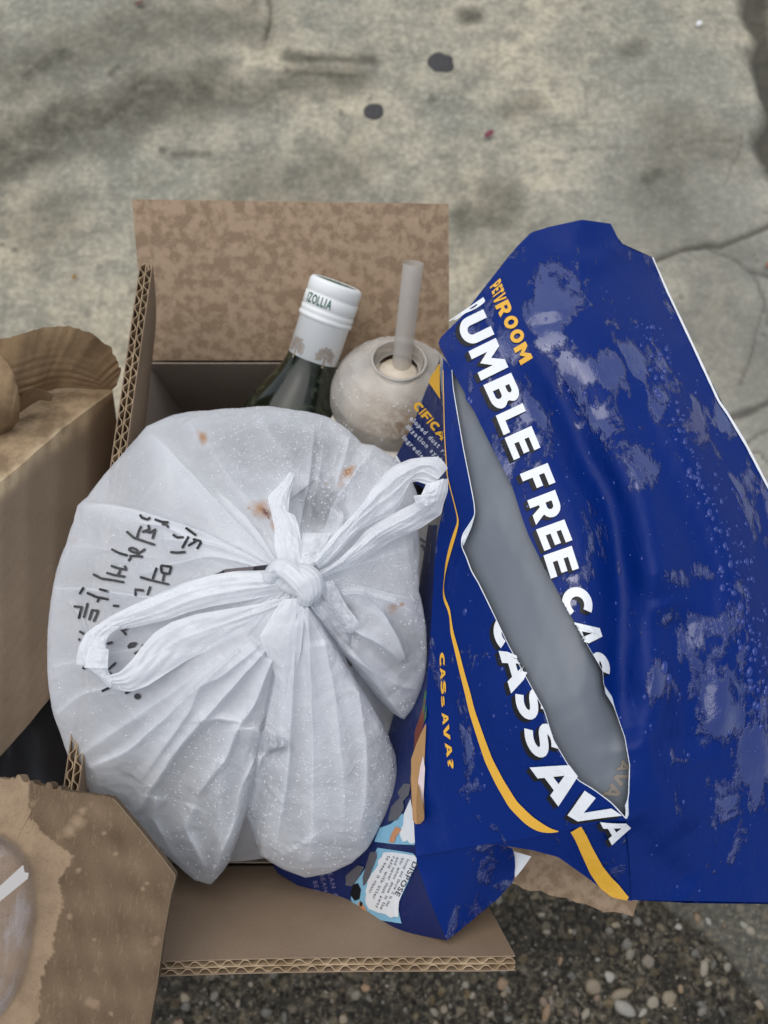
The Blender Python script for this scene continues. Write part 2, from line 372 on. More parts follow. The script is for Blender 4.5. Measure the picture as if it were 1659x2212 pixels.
mpeb = M('pebble_stone'); mpeb.set(Base_Color=mpeb.mix(m_f := .35, mpeb.attr('col', 'Color'), mpeb.mix(mpeb.noise(300, 4, .7), (.05, .05, .045), (.40, .36, .28))), Roughness=.5)
def pebble(c, r, col, s):
    V, Fc = I2 if r > .0028 else I1
    q = np.random.default_rng(s); sc = np.array([1, q.uniform(.45, 1), .30])*r
    W = V*(1+.45*wob(V[:, 0]*3+s, V[:, 1]*3+V[:, 2]*2, s, 1.5)[:, None])*sc
    a = q.uniform(0, 6.3); R = np.array([[math.cos(a), -math.sin(a), 0], [math.sin(a), math.cos(a), 0], [0, 0, 1]])
    return W@R.T+np.array(c), Fc, np.tile(col, (len(V), 1))
vs, fs, cs, o = [], [], [], 0
for k in range(3600):
    x, y = rng.uniform(-.36, .62), rng.uniform(-.52, -.06)
    r = .0012+.0036*rng.random()**3.5
    V, Fc, C = pebble((x, y, .0002), r, PC[rng.choice(len(PC), p=[.10, .06, .06, .05, .20, .23, .13, .05, .12])]*rng.uniform(.35, .7), k)
    vs.append(V); cs.append(C); fs += [[i+o for i in f] for f in Fc]; o += len(V)
g = mesh('gravel', np.concatenate(vs), fs, mpeb.m, attrs={'col': np.concatenate(cs)})
tag(g, 'small mixed pebbles showing in the worn dark pavement in front of the box', 'gravel', kind='stuff')
BIG = [(1340, 1755+390, 22, 0, .45), (1280, 2130, 18, 0, .7), (1350, 2178, 24, 3, 0), (1180, 2188, 16, 2, 0), (1265, 2190, 12, 1, .0), (1400, 2075, 14, 6, 1), (1445, 2155, 15, 0, 2), (1410, 2165, 14, 1, 1.2),
       (1360, 2060, 13, 6, .3), (1175, 2165, 11, 7, .2), (1520, 2090, 16, 1, 2), (1470, 2135, 9, 2, 1), (1085, 2125, 12, 2, .2), (1020, 2150, 8, 1, .5), (1290, 2155, 8, 7, 0), (1210, 2075, 9, 2, 0), (1448, 2170, 9, 0, 1), (1388, 2187, 11, 3, 1), (1530, 2125, 9, 1, 0), (1620, 2010, 10, 1, .4), (1530, 1990, 9, 3, .4), (1640, 2170, 12, 0, 0), (1060, 2190, 9, 6, 0), (960, 2180, 8, 0, 0)]
for k, (u, v, rp, ci, a) in enumerate(BIG):
    c = atz(u, v, 0.); r = rp*.59/F
    V, Fc, C = pebble((c[0], c[1], .0002), r, PC[ci]*.52, 900+k)
    tag(mesh('pebble', V, Fc, mpeb.m, ground, attrs={'col': C}))
# chewing gum spots trodden flat
mgum = M('trodden_gum'); mgum.set(Base_Color=mgum.ramp(mgum.noise(300, 4), [(.3, (.028, .027, .028)), (.7, (.05, .048, .05))]), Roughness=.75)
for k, (u, v, a, b, lab) in enumerate([(951, 134, 29, 21, 1), (807, 240, 21, 18, 0)]):
    c = atz(u, v, 0.); sc = np.linalg.norm(atz(u+1, v, 0.)-c); sy = np.linalg.norm(atz(u, v+1, 0.)-c)
    th = np.linspace(0, 2*math.pi, 49)[:-1]; zg = float(.0012*wob(c[0], c[1], 2, 12)+.0008*wob(c[0], c[1], 9, 60)); V = [np.array([c[0], c[1], zg+.0010])]
    for f_, z in ((.55, zg+.0010), (.85, zg+.0008), (1, zg+.0002), (1.02, zg-.004)):
        rr = f_*(1+(.34 if lab else .14)*wob(np.cos(th)*3, np.sin(th)*3, 70+k, 1.4))
        V += [np.array([c[0]+a*sc*r_*math.cos(q), c[1]+b*sy*r_*math.sin(q), z]) for r_, q in zip(rr, th)]
    Fc = [[0, 1+j, 1+(j+1) % 48] for j in range(48)]+[[1+r*48+j, 1+(r+1)*48+j, 1+(r+1)*48+(j+1) % 48, 1+r*48+(j+1) % 48] for r in range(3) for j in range(48)]
    mesh('gum_spot', V, Fc, mgum.m, ground)
def bit(name, u, v, L, W, col, label, cat, ang):
    c = atz(u, v, 0.); t = np.linspace(-1, 1, 9); V = []
    for q in t:
        w = W*math.sqrt(max(0, 1-q*q))+.0002
        for s_ in (-1, 0, 1): V.append((q*L, s_*w, .0045+.0016*(1-abs(s_))+.0008*math.sin(3*q)))
    V = np.array(V); R = np.array([[math.cos(ang), -math.sin(ang), 0], [math.sin(ang), math.cos(ang), 0], [0, 0, 1]])
    o_ = mesh(name, V@R.T+np.array([c[0], c[1], 0]), gridfaces(9, 3), mat_simple(name+'_'+cat, col, .7)); return tag(o_, label, cat)
bit('petal', 1055, 295, .006, .0030, (.17, .03, .055), 'dark red petal on the concrete right of the round gum spot', 'petal', .5)
bit('dead_leaf', 303, 14, .005, .0022, (.13, .045, .03), 'small dark brown leaf scrap at the upper left of the pavement', 'leaf', .1)
bit('paper_scrap', 1506, 58, .0035, .0026, (.75, .77, .78), 'tiny white paper scrap near the upper right corner of the pavement', 'paper scrap', .3)
bit('dead_leaf', 1656, 512+65, .0035, .0028, (.25, .11, .06), 'tiny orange leaf scrap on the cracked concrete beside the blue bag', 'leaf', .3)
bit('dead_leaf', 164, 603, .0030, .0020, (.30, .17, .05), 'tiny yellow brown leaf scrap on the concrete left of the cardboard box', 'leaf', .8)

# ------------------------------------------------------------------ corrugated cardboard
TH = .0066
def board(name, fmap, lu, lv, parent, mat, nu=24, nv=14, flutes=True, pitch=.0074, wav=.0, ragged=None, extra=None):
    """fmap(a, b, n): a,b in 0..1, n in metres through the board. Flutes run along b, so the a-edges show the waves."""
    A, B = np.meshgrid(np.linspace(0, 1, nu), np.linspace(0, 1, nv), indexing='ij')
    lt = .00045
    def sheet(n0, edge=0.0, seed=0):
        Bq = B*(1.0)+0
        if edge: Bq = B-edge*np.maximum(0, B-.9)*10*np.abs(wob(A*40, A*0, seed, 2.2))
        top = fmap(A, Bq, n0+wav*wob(A*lu*60, B*lv*60, seed, 1)); bot = fmap(A, Bq, n0-lt+wav*wob(A*lu*60, B*lv*60, seed, 1))
        k = nu*nv; V = np.concatenate([top.reshape(-1, 3), bot.reshape(-1, 3)]); Fc = gridfaces(nu, nv)+[[i+k for i in f][::-1] for f in gridfaces(nu, nv)]
        ring = [i*nv for i in range(nu)]+[(nu-1)*nv+j for j in range(1, nv)]+[i*nv+nv-1 for i in range(nu-2, -1, -1)]+[j for j in range(nv-2, 0, -1)]
        for a, b in zip(ring, ring[1:]+ring[:1]): Fc.append([a, a+k, b+k, b])
        return V, Fc
    o = mesh(name, *merge([sheet(0), sheet(-TH+lt)]), mat, parent, smooth=False, attrs=None)
    if extra:
        for k_, fn in extra.items():
            a_ = o.data.attributes.new(k_, 'FLOAT', 'POINT'); val = np.r_[fn(A, B).ravel(), fn(A, B).ravel()]; a_.data.foreach_set('value', np.r_[val, val])
    if flutes:
        parts = [sheet(-TH/2+lt/2)]
        for n0, amp, ph in ((-TH*.28, TH*.165, 0), (-TH*.76, TH*.155, 1.9)):
            ns = int(lu/pitch*10); a = np.linspace(0, 1, ns); w = a*lu/pitch*2*math.pi+ph+.5*np.sin(a*17+ph)
            amp_ = amp*(1+.16*np.sin(a*31+ph))
            V = []
            for b in (0.0, .5, .90, 1.0):
                jag = .004*0
                for dn in (.00024, -.00024):
                    V.append(fmap(a, np.full(ns, b)-(.012*np.abs(np.sin(a*57+ph)) if b == 1 else 0)*.25, n0+np.tanh(1.6*np.sin(w))/math.tanh(1.6)*amp_+dn))
            V = np.stack(V)  # 8 x ns x 3
            Fc = []
            for r in range(3):
                for s_ in (0, 1):
                    q = gridfaces(2, ns); base0 = (r*2+s_)*ns; base1 = ((r+1)*2+s_)*ns
                    Fc += [[(base0+i if i < ns else base1+i-ns) for i in f] for f in q]
            Fc += [[6*ns+i, 6*ns+i+1, 7*ns+i+1, 7*ns+i] for i in range(ns-1)]
            parts.append((V.reshape(-1, 3), Fc))
        mesh('corrugated_core', *merge(parts), MT['core'], o, smooth=False)
    return o
def quadmap(p00, p10, p01, p11, flip=1, bend=0.0, bend2=0.0):
    """p(a,b): a along the fold, b from the fold to the free edge"""
    p00, p10, p01, p11 = map(np.asarray, (p00, p10, p01, p11))
    n = np.cross(p10-p00, p01-p00); n = flip*n/np.linalg.norm(n)
    def f(a, b, k):
        a, b, k = np.broadcast_arrays(*[np.asarray(x, float) for x in (a, b, k)])
        a_, b_ = a[..., None], b[..., None]
        return (1-a_)*(1-b_)*p00+a_*(1-b_)*p10+(1-a_)*b_*p01+a_*b_*p11+n*(k+bend*np.sin(math.pi*a)*b+bend2*np.sin(math.pi*b))[..., None]
    return f
ZH = H-.43      # fold height of the main box
XL, XR, YF, YB = -.156, .043, -.085, .217
box = empty('cardboard_box', (-.056, .066, 0), 'open brown cardboard box in the middle holding the white bag and the bottle', 'cardboard box')
W = TH
def wallq(p, q, nm, mat, flip):
    p, q = np.array(p), np.array(q)
    return board(nm, quadmap((*p, .004), (*q, .004), (*p, ZH), (*q, ZH), flip), np.linalg.norm(q-p), ZH, box, mat, 10, 6, False)
# inner faces at XL..XR, YF..YB, thickness outward
wallq((XL, YF), (XL, YB), 'side_wall', MT['board_in'], 1)
wallq((XR, YF), (XR, YB), 'side_wall', MT['board_in'], -1)
wallq((XL-W, YB+.0002), (XR+W, YB+.0002), 'back_wall', MT['board_in'], 1)
wallq((XL-W, YF-.0002), (XR+W, YF-.0002), 'front_wall', MT['board_in'], -1)
board('bottom', quadmap((XL-W, YF-W, .0035), (XR+W, YF-W, .0035), (XL-W, YB+W, .0035), (XR+W, YB+W, .0035), 1), .2, .3, box, MT['board'], 4, 4, False)
# back flap: leans back and away
fb = board('flap', quadmap((XL, YB+.002, ZH+.001), (XR, YB+.002, ZH+.001), atz(285, 431, H-.366), atz(969, 441, H-.366), 1, 0, .002), .19, .1, box, MT['board_wet'], 40, 30, True)
tag(fb, 'rain spotted back flap')
# left flap: nearly upright
def lf(a, b, k):
    base0, base1 = np.array((XL+.001, YB-.004, ZH+.001)), np.array((XL+.001, YF+.002, ZH+.001))
    t0, t1 = atz(330, 571, H-.338), atz(150, 1850, H-.338)
    g_ = quadmap(base0, base1, t0, t1, -1, 0, .003); return g_(a, b, k)
board('flap', lf, .28, .097, box, MT['board'], 30, 12)
# front flap: upright, leaning towards the viewer, its cut edge on top
ff = quadmap((XL, YF-.002, ZH+.001), (XR, YF-.002, ZH+.001), atz(70, 2088, H-.347), atz(1114, 2066, H-.347), -1, .0015, .002)
def ffm(a, b, k): return ff(a, b-.02*np.clip((a-.93)/.07, 0, 1)*b*.3, k)
board('flap', ffm, .205, .09, box, MT['board'], 40, 14)
# right flap: spread out to the side under the blue bag
rf = quadmap((XR+.001, YF-.004, ZH+.001), (XR+.001, YB-.01, ZH+.001), atz(1368, 1978, H-.402), atz(1640, 1000, H-.41), -1, 0, .004)
def rfm(a, b, k): return rf(a+.012*wob(np.asarray(b)*9, np.asarray(b)*0, 4, 3)*(1-np.asarray(a)), b, k)
fr = board('flap', rfm, .29, .09, box, MT['board_wet'], 20, 20)
tag(fr, 'wet torn right flap under the blue bag')

# ------------------------------------------------------------------ second box on the left: body mostly out of frame, two torn flaps in it
lbox = empty('cardboard_box', (-.33, .05, 0), 'torn kraft cardboard box at the left edge with a creased flap hanging over', 'cardboard box')
LX0, LX1, LY0, LY1, LZ = -.48, -.252, -.14, .19, H-.37
for p, q, fl in (((LX1, LY0), (LX1, LY1), -1), ((LX0, LY0), (LX0, LY1), 1), ((LX0, LY1), (LX1, LY1), 1), ((LX0, LY0), (LX1, LY0), -1)):
    p, q = np.array(p), np.array(q)
    board('side_wall', quadmap((*p, .004), (*q, .004), (*p, LZ), (*q, LZ), fl), .25, LZ, lbox, MT['kraft'], 8, 6, False)
board('bottom', quadmap((LX0, LY0, .003), (LX1, LY0, .003), (LX0, LY1, .003), (LX1, LY1, .003), 1), .25, .33, lbox, MT['kraft'], 4, 4, False)
# rear flap, folded outwards over the rim: crease line, sloping inner strip, hanging outer face
crease = byindex([(-150, 1150, .325), (0, 1042, .333), (60, 992, .340), (130, 930, .352), (195, 880, .366), (243, 846, .380)], 46, 2)
outer = byindex([(-150, 1790, .385), (0, 1634, .385), (58, 1570, .387), (110, 1506, .39), (190, 1400, .41), (262, 975, .435)], 46, 2)
inner = byindex([(-260, 900, .36), (-110, 830, .365), (-30, 830, .368), (60, 815, .372), (150, 800, .378), (236, 800, .384)], 46, 2)
def lift(P, k=0.0): return atz(P[:, 0], P[:, 1], H-P[:, 2]-k)
n = 46
rows = []
for s_ in np.linspace(0, 1, 20): rows.append(lift(inner)*(1-s_)+lift(crease)*s_)
for s_ in np.linspace(0, 1, 24)[1:]: rows.append(lift(crease)*(1-s_)+lift(outer)*s_)
R_ = np.stack(rows); R_[:, :, 2] += .0006*wob(R_[..., 0]*300, R_[..., 1]*300, 21, 1.3)
nr = len(rows)
back = R_+np.array([-.0035, -.001, -.0045])
V = np.concatenate([R_.reshape(-1, 3), back.reshape(-1, 3)]); k = nr*n
Fc = gridfaces(nr, n)+[[i+k for i in f][::-1] for f in gridfaces(nr, n)]
ring = [i*n for i in range(nr)]+[(nr-1)*n+j for j in range(1, n)]+[i*n+n-1 for i in range(nr-2, -1, -1)]+[j for j in range(n-2, 0, -1)]
for a, b in zip(ring, ring[1:]+ring[:1]): Fc.append([a, a+k, b+k, b])
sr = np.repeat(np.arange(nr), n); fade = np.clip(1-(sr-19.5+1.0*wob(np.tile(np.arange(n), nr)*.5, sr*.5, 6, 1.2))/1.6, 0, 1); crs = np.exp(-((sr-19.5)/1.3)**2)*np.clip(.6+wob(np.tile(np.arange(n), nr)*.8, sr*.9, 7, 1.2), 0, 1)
mfl = M('creased_flap'); vec = mfl.coord('Object')
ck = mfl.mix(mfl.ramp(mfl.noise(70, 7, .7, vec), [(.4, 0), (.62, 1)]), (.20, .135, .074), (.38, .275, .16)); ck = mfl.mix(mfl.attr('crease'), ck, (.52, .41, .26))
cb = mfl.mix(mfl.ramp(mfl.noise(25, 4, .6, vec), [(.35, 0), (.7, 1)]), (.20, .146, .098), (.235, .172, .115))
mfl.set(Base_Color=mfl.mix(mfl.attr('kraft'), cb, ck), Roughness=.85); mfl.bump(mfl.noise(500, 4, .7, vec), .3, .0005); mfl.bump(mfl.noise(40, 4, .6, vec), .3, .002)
lfo = mesh('flap', V, Fc, mfl.m, lbox, smooth=False, attrs={'kraft': np.r_[fade, fade], 'crease': np.r_[crs, crs]})
# torn, rippled paper liner standing up behind the crease
top = byindex([(-40, 735, .330), (0, 733, .332), (50, 722, .332), (100, 706, .336), (150, 704, .340), (200, 722, .346), (235, 748, .356), (252, 775, .364), (262, 802, .372), (250, 832, .378)], 60)
low = byindex([(-60, 880, .352), (-20, 880, .352), (20, 876, .353), (60, 862, .357), (90, 846, .362), (120, 838, .366), (150, 836, .368), (185, 838, .372), (215, 840, .376), (240, 840, .380)], 60)
top[:, :2] += 5.0*np.stack([wob(np.arange(60)*.9, 0*np.arange(60), 3, 1.6), wob(np.arange(60)*.9, 0*np.arange(60), 4, 1.6)], -1)
rows = []
for s_ in np.linspace(0, 1, 44):
    Q = top*(1-s_)+low*s_; rip = .0012*np.clip((s_-.28)*5, 0, 1)*np.clip(.35+1.2*wob(np.arange(60)*.12, s_*7, 15, 1.3), 0, 1)*(lambda q: np.abs(np.sin(q/2))**.5-.6)(s_*2*math.pi*8.5+.5*np.sin(np.arange(60)*.10)+.2*wob(np.arange(60)*.2, s_, 5, 1))*(min(1, s_*3))*np.clip((np.arange(60)-4)/10, 0, 1)*np.clip((62-np.arange(60))/22, 0, 1)
    rows.append(atz(Q[:, 0], Q[:, 1], H-Q[:, 2]+rip))
R_ = np.stack(rows); R_[..., 2] += .0014*crump(R_[..., 0]*170, R_[..., 1]*170, 44, 1); bk = R_+np.array([0, 0, -.0007])
mesh('torn_liner', np.concatenate([R_.reshape(-1, 3), bk.reshape(-1, 3)]), gridfaces(44, 60)+[[i+44*60 for i in f][::-1] for f in gridfaces(44, 60)], MT['kraft'], lbox)
# curled scrap of the same liner at the frame edge
ca = byindex([(-120, 735, .318), (-40, 740, .316), (-5, 760, .312), (28, 800, .316), (38, 845, .325), (42, 868, .334)], 30, 1)
cb_ = byindex([(-160, 930, .342), (-80, 950, .345), (-30, 960, .348), (0, 945, .350), (24, 926, .350), (40, 905, .346)], 30, 1)
ca[:, :2] += 2.5*np.stack([wob(np.arange(30)*1.3, 0*np.arange(30), 8, 1.6), wob(np.arange(30)*1.3, 0*np.arange(30), 9, 1.6)], -1)
R_ = np.stack([atz(*(ca*(1-s_)+cb_*s_)[:, :2].T, H-(ca*(1-s_)+cb_*s_)[:, 2]+.008*math.sin(math.pi*s_)*np.linspace(1, .3, 30)) for s_ in np.linspace(0, 1, 24)])
mesh('torn_liner', np.concatenate([R_.reshape(-1, 3), (R_-np.array([0, 0, .0008])).reshape(-1, 3)]), gridfaces(24, 30)+[[i+720 for i in f][::-1] for f in gridfaces(24, 30)], MT['kraft'], lbox)
sc = byindex([(38, 868, .345), (60, 842, .342), (85, 838, .345), (115, 852, .350)], 16, 1); sd = byindex([(30, 900, .352), (55, 880, .352), (85, 862, .353), (108, 866, .354)], 16, 1)
R_ = np.stack([atz(*(sc*(1-s_)+sd*s_)[:, :2].T, H-(sc*(1-s_)+sd*s_)[:, 2]) for s_ in np.linspace(0, 1, 8)])
mesh('torn_liner', np.concatenate([R_.reshape(-1, 3), (R_-np.array([0, 0, .0008])).reshape(-1, 3)]), gridfaces(8, 16)+[[i+128 for i in f][::-1] for f in gridfaces(8, 16)], MT['kraft'], lbox)
# front flap: flat, cut corner, water tide mark
zf = H-.318
outl = [(-420, 1640), (-150, 1668), (0, 1681), (40, 1688), (72, 1692), (110, 1704), (150, 1710), (200, 1716), (238, 1721), (252, 1735), (290, 1780), (340, 1842), (376, 1890), (377, 1897), (368, 1930), (352, 2020), (338, 2120), (322, 2212), (308, 2300), (-420, 2300)]
O_ = resample(outl, 640); wv = np.where(O_[:, 1] < 1722, 2.4, .7)
O_[:, 1] += wv*wob(O_[:, 0]*.22, O_[:, 1]*.22, 61, 1.5); O_[:, 0] += .6*wob(O_[:, 0]*.3, O_[:, 1]*.3, 62, 1.5)
for (u0, u1, hgt) in ((36, 44, 9), (22, 48, 5), (100, 112, 12), (124, 132, 9), (60, 72, 4)):
    m_ = (O_[:, 0] > u0) & (O_[:, 0] < u1) & (O_[:, 1] < 1730); O_[m_, 1] -= hgt
cen = np.array([-60, 1990.]); rings = []
for s_ in np.r_[np.linspace(.02, .97, 90), 1.0]: rings.append(cen+(O_-cen)*s_)
P_ = np.stack(rings); ztop = zf+.0007*wob(P_[..., 0]*.02, P_[..., 1]*.02, 5, 1)+.004*np.clip((1750-P_[..., 1])/60, -.0, 1)*0
Vt = atz(P_[..., 0], P_[..., 1], ztop)
nb = 640; Vb = atz(O_[:, 0], O_[:, 1], zf)-np.array([0, 0, TH]); Vm = atz(O_[:, 0], O_[:, 1], zf)-np.array([0, 0, .0008])
shr = (np.array(atz(*cen, zf))-Vm)*.006
V = np.concatenate([Vt.reshape(-1, 3), Vm, Vb+shr]); nrg = len(rings)
Fc = gridfaces(nrg, nb, wrap=True)
o1, o2 = (nrg-1)*nb, nrg*nb
Fc += [[o1+j, o1+(j+1) % nb, o2+(j+1) % nb, o2+j] for j in range(nb)]+[[o2+j, o2+(j+1) % nb, o2+nb+(j+1) % nb, o2+nb+j] for j in range(nb)]
Fc.append([o2+nb+j for j in range(nb)][::-1])
uu, vv = P_[..., 0].ravel(), P_[..., 1].ravel()
tidex = np.interp(vv, [1600, 1700, 1760, 1800, 1830, 1850, 1900, 1960, 2000, 2060, 2090, 2130, 2170, 2200, 2240], [60, 62, 60, 90, 130, 160, 125, 132, 118, 112, 95, 85, 80, 84, 40])
tidex = tidex+6*wob(vv*.11, uu*.11, 41, 1.4)+4*wob(vv*.33, uu*.33, 42, 1.4)
wet = np.clip((uu-tidex)/3.0, 0, 1)*(.78+.22*wob(uu*.05, vv*.05, 43, 1.5))
for (a, b, r_) in ((168, 1775, 16), (150, 1795, 14), (225, 1800, 5), (178, 1752, 9), (250, 1845, 5), (318, 1908, 4), (308, 1920, 5), (240, 2190, 5), (205, 2030, 4), (170, 1880, 6), (150, 1980, 7)):
    wet *= 1-.8*np.clip(1.3-np.hypot(uu-a, (vv-b)*1.0)/(r_*(1+.4*wob(uu*.3, vv*.3, int(a), 1.3))), 0, 1)
wet = np.clip(wet, 0, 1)
fl = mesh('flap', V, Fc, MT['tide'], lbox, smooth=False, attrs={'wet': np.r_[wet, wet[o1:], wet[o1:]]})
tag(fl, 'tide marked front flap with a cut corner')
# pale cut edge of the top liner
Pq = O_[(O_[:, 0] > 240) & (O_[:, 1] > 1720) & (O_[:, 1] < 2250)]
e0 = atz(Pq[:, 0], Pq[:, 1], zf+.0003); e1 = atz(Pq[:, 0]+2.6, Pq[:, 1]-.6, zf-.0012)
mesh('cut_edge', np.concatenate([e0, e1]), [[i, i+1, len(Pq)+i+1, len(Pq)+i] for i in range(len(Pq)-1)], mat_simple('cut_kraft_edge', (.42, .30, .18), .8), lbox)

# ------------------------------------------------------------------ bottle
bt = at(728, 611, .4205); b2 = at(672, 787, .437); ax = (bt-b2)/np.linalg.norm(bt-b2)
L = .262; bb = bt-ax*L
bottle = empty('wine_bottle', tuple(bb), 'dark green wine bottle with a white printed screw cap in the box', 'bottle')
def put(V): return orient(V, bb, ax)
prof = [(0, 0), (.028, 0), (.0335, .003), (.0345, .008), (.0345, .148), (.0343, .158), (.0325, .172), (.028, .186), (.0215, .198), (.0168, .208), (.0150, .216), (.0142, .23), (.014, L-.002), (0, L-.002)]
pp = resample([(a, b) for a, b in prof], 90, 2)
mg = M('dark_bottle_glass'); nn = mg.noise(70, 6, .65, None, .6)
mg.set(Base_Color=mg.mix(mg.ramp(nn, [(.5, 0), (.68, 1)]), (.006, .009, .004), (.045, .055, .028)), Roughness=mg.ramp(nn, [(.4, .07), (.65, .4)]), Specular_IOR_Level=.5)
V, Fc = lathe(pp, 56); mesh('glass_body', put(V), Fc, mg.m, bottle)
hc = L-.0520; rc = .0153
cp = [(rc-.0008, hc), (rc, hc+.0004), (rc+.0001, hc+.0285), (rc+.0003, hc+.0287), (rc+.0012, hc+.0293), (rc+.0012, hc+.0312), (rc+.0003, hc+.0320), (rc+.0009, hc+.0328), (rc+.0009, hc+.0352), (rc+.0001, hc+.0358), (rc+.0009, hc+.0366), (rc+.0009, hc+.0430), (rc+.0001, hc+.0437), (rc+.0007, hc+.0446), (rc+.0007, hc+.0500), (rc-.0002, hc+.0517), (rc-.0016, hc+.0523), (rc-.0022, hc+.0517), (0, hc+.0515)]
mc = M('white_cap_metal'); mc.set(Base_Color=(.78, .80, .79), Roughness=.38, Specular_IOR_Level=.4); mc.bump(mc.noise(400, 3), .1, .0003)
V, Fc = lathe(cp, 64); capo = mesh('screw_cap', put(V), Fc, mc.m, bottle)
V, Fc = lathe([(0, hc+.0519), (.006, hc+.0519), (rc-.0024, hc+.0519), (rc-.0026, hc+.0517)], 48); mesh('cap_disc', put(V), Fc, mat_simple('green_cap_print', (.03, .11, .06), .5), capo)
# print on the cap: place flat marks on the cylinder facing the viewer
xa = np.cross((0, 1, 0), ax); xa /= np.linalg.norm(xa); ya = np.cross(ax, xa)
def on_cap(arc, h, r): # arc metres round from the side facing the camera
    tocam = np.array([0, 0, H])-bb; tocam -= ax*(tocam@ax); a0 = math.atan2(tocam@ya, tocam@xa)
    th = a0+np.asarray(arc, float)/rc
    return bb+np.outer(np.cos(th)*r, xa)+np.outer(np.sin(th)*r, ya)+np.outer(np.asarray(h, float)+0*th, ax)
mtree = mat_simple('cap_tree_print', (.33, .27, .22), .6)
def ribbon2(pts, w, fn):
    """flat ribbon along 2D points, mapped by fn"""
    P = np.asarray(pts, float)
    if len(P) < 6: P = resample(P, max(4, len(P)*4))
    T = np.gradient(P, axis=0); T /= np.maximum(np.linalg.norm(T, axis=1), 1e-9)[:, None]; N = np.stack([-T[:, 1], T[:, 0]], -1)
    w = np.broadcast_to(np.asarray(w, float), (len(P),))[:, None]/2
    A, B = P+N*w, P-N*w; n = len(P)
    return np.concatenate([fn(A), fn(B)]), [[i, i+1, n+i+1, n+i] for i in range(n-1)]
for arc0 in (.0068, -.0128):
    pr = []; fn = lambda Q: on_cap(Q[:, 0], Q[:, 1], rc+.00035)
    pr.append(ribbon2([(arc0, hc+.0025), (arc0+.0002, hc+.0075), (arc0, hc+.010)], .0011, fn))
    pr.append(ribbon2([(arc0-.0018, hc+.0024), (arc0+.002, hc+.0026)], .0005, fn))
    for a in np.linspace(-1.9, 1.9, 17):
        r_ = random.uniform(.0058, .0075); st = .002
        pr.append(ribbon2([(arc0+st*math.sin(a), hc+.0085+st*math.cos(a)*.6), (arc0+r_*.85*math.sin(a), hc+.0095+r_*math.cos(a)*.95)], .00028, fn))
        for q in (.55, .72, .86, 1.0):
            cx_, cy_ = arc0+q*r_*.9*math.sin(a+.06), hc+.0095+q*r_*math.cos(a+.06)
            pr.append(ribbon2([(cx_-.0004, cy_), (cx_+.0004, cy_+.0001)], .0007, fn))
    mesh('tree_print', *merge(pr), mtree, capo)

# ------------------------------------------------------------------ glyph meshes from the built-in font
_gc = {}
def _arc(cx, cy, rx, ry, a0, a1, n=9): return [(cx+rx*math.cos(math.radians(a)), cy+ry*math.sin(math.radians(a))) for a in np.linspace(a0, a1, n)]
def _stroke(pts, w):
    P = resample(pts, 30, 3); T = np.gradient(P, axis=0); T /= np.linalg.norm(T, axis=1)[:, None]; N = np.stack([-T[:, 1], T[:, 0]], -1)*w/2
    return [tuple(x) for x in np.concatenate([P+N, (P-N)[::-1]])]
HEAVY = {
 'E': [[(0, 0), (0, 1), (.72, 1), (.72, .77), (.28, .77), (.28, .61), (.68, .61), (.68, .40), (.28, .40), (.28, .23), (.74, .23), (.74, 0)]],
 'F': [[(0, 0), (0, 1), (.74, 1), (.74, .77), (.28, .77), (.28, .58), (.68, .58), (.68, .35), (.28, .35), (.28, 0)]],
 'L': [[(0, 0), (0, 1), (.28, 1), (.28, .24), (.70, .24), (.70, 0)]],
 'T': [[(.26, 0), (.26, .76), (0, .76), (0, 1), (.8, 1), (.8, .76), (.54, .76), (.54, 0)]],
 'U': [[(0, 1), (.28, 1)]+_arc(.43, .38, .15, .15, 180, 360)+[(.58, 1), (.86, 1)]+_arc(.43, .38, .43, .40, 0, -180, 15)],
 'M': [[(0, 0), (0, 1), (.27, 1), (.5, .60), (.73, 1), (1, 1), (1, 0), (.73, 0), (.73, .56), (.5, .20), (.27, .56), (.27, 0)]],
 'A': [[(0, 0), (.37, 1), (.66, 1), (1.03, 0), (.74, 0), (.68, .18), (.35, .18), (.29, 0)], [(.42, .40), (.61, .40), (.515, .70)]],
 'V': [[(0, 1), (.37, 0), (.65, 0), (1.02, 1), (.73, 1), (.51, .36), (.30, 1)]],
 'R': [[(0, 0), (0, 1)]+_arc(.46, .665, .36, .335, 90, -62)+[(.86, 0), (.53, 0), (.36, .32), (.28, .32), (.28, 0)], [(.28, .77)]+_arc(.43, .66, .115, .11, 90, -90)+[(.28, .55)]],
 'P': [[(0, 0), (0, 1)]+_arc(.46, .65, .36, .35, 90, -90)+[(.28, .30), (.28, 0)], [(.28, .77)]+_arc(.43, .655, .115, .115, 90, -90)+[(.28, .54)]],
 'B': [[(0, 0), (0, 1)]+_arc(.46, .745, .31, .255, 90, -40)+_arc(.48, .285, .35, .285, 50, -90)+[(0, 0)][:0], [(.27, .79)]+_arc(.42, .715, .085, .075, 90, -90)+[(.27, .64)], [(.27, .42)]+_arc(.45, .31, .10, .11, 90, -90)+[(.27, .20)]],
 'O': [_arc(.5, .5, .5, .51, 0, 342, 20), _arc(.5, .5, .205, .25, 0, 342, 20)],
 'C': [_stroke(_arc(.52, .5, .37, .375, 48, 312, 17), .27)],
 'S': [_stroke([(.70, .78), (.58, .86), (.42, .885), (.26, .85), (.16, .73), (.22, .61), (.40, .545), (.58, .49), (.68, .40), (.70, .27), (.60, .155), (.42, .115), (.24, .14), (.08, .23)], .25)],
}
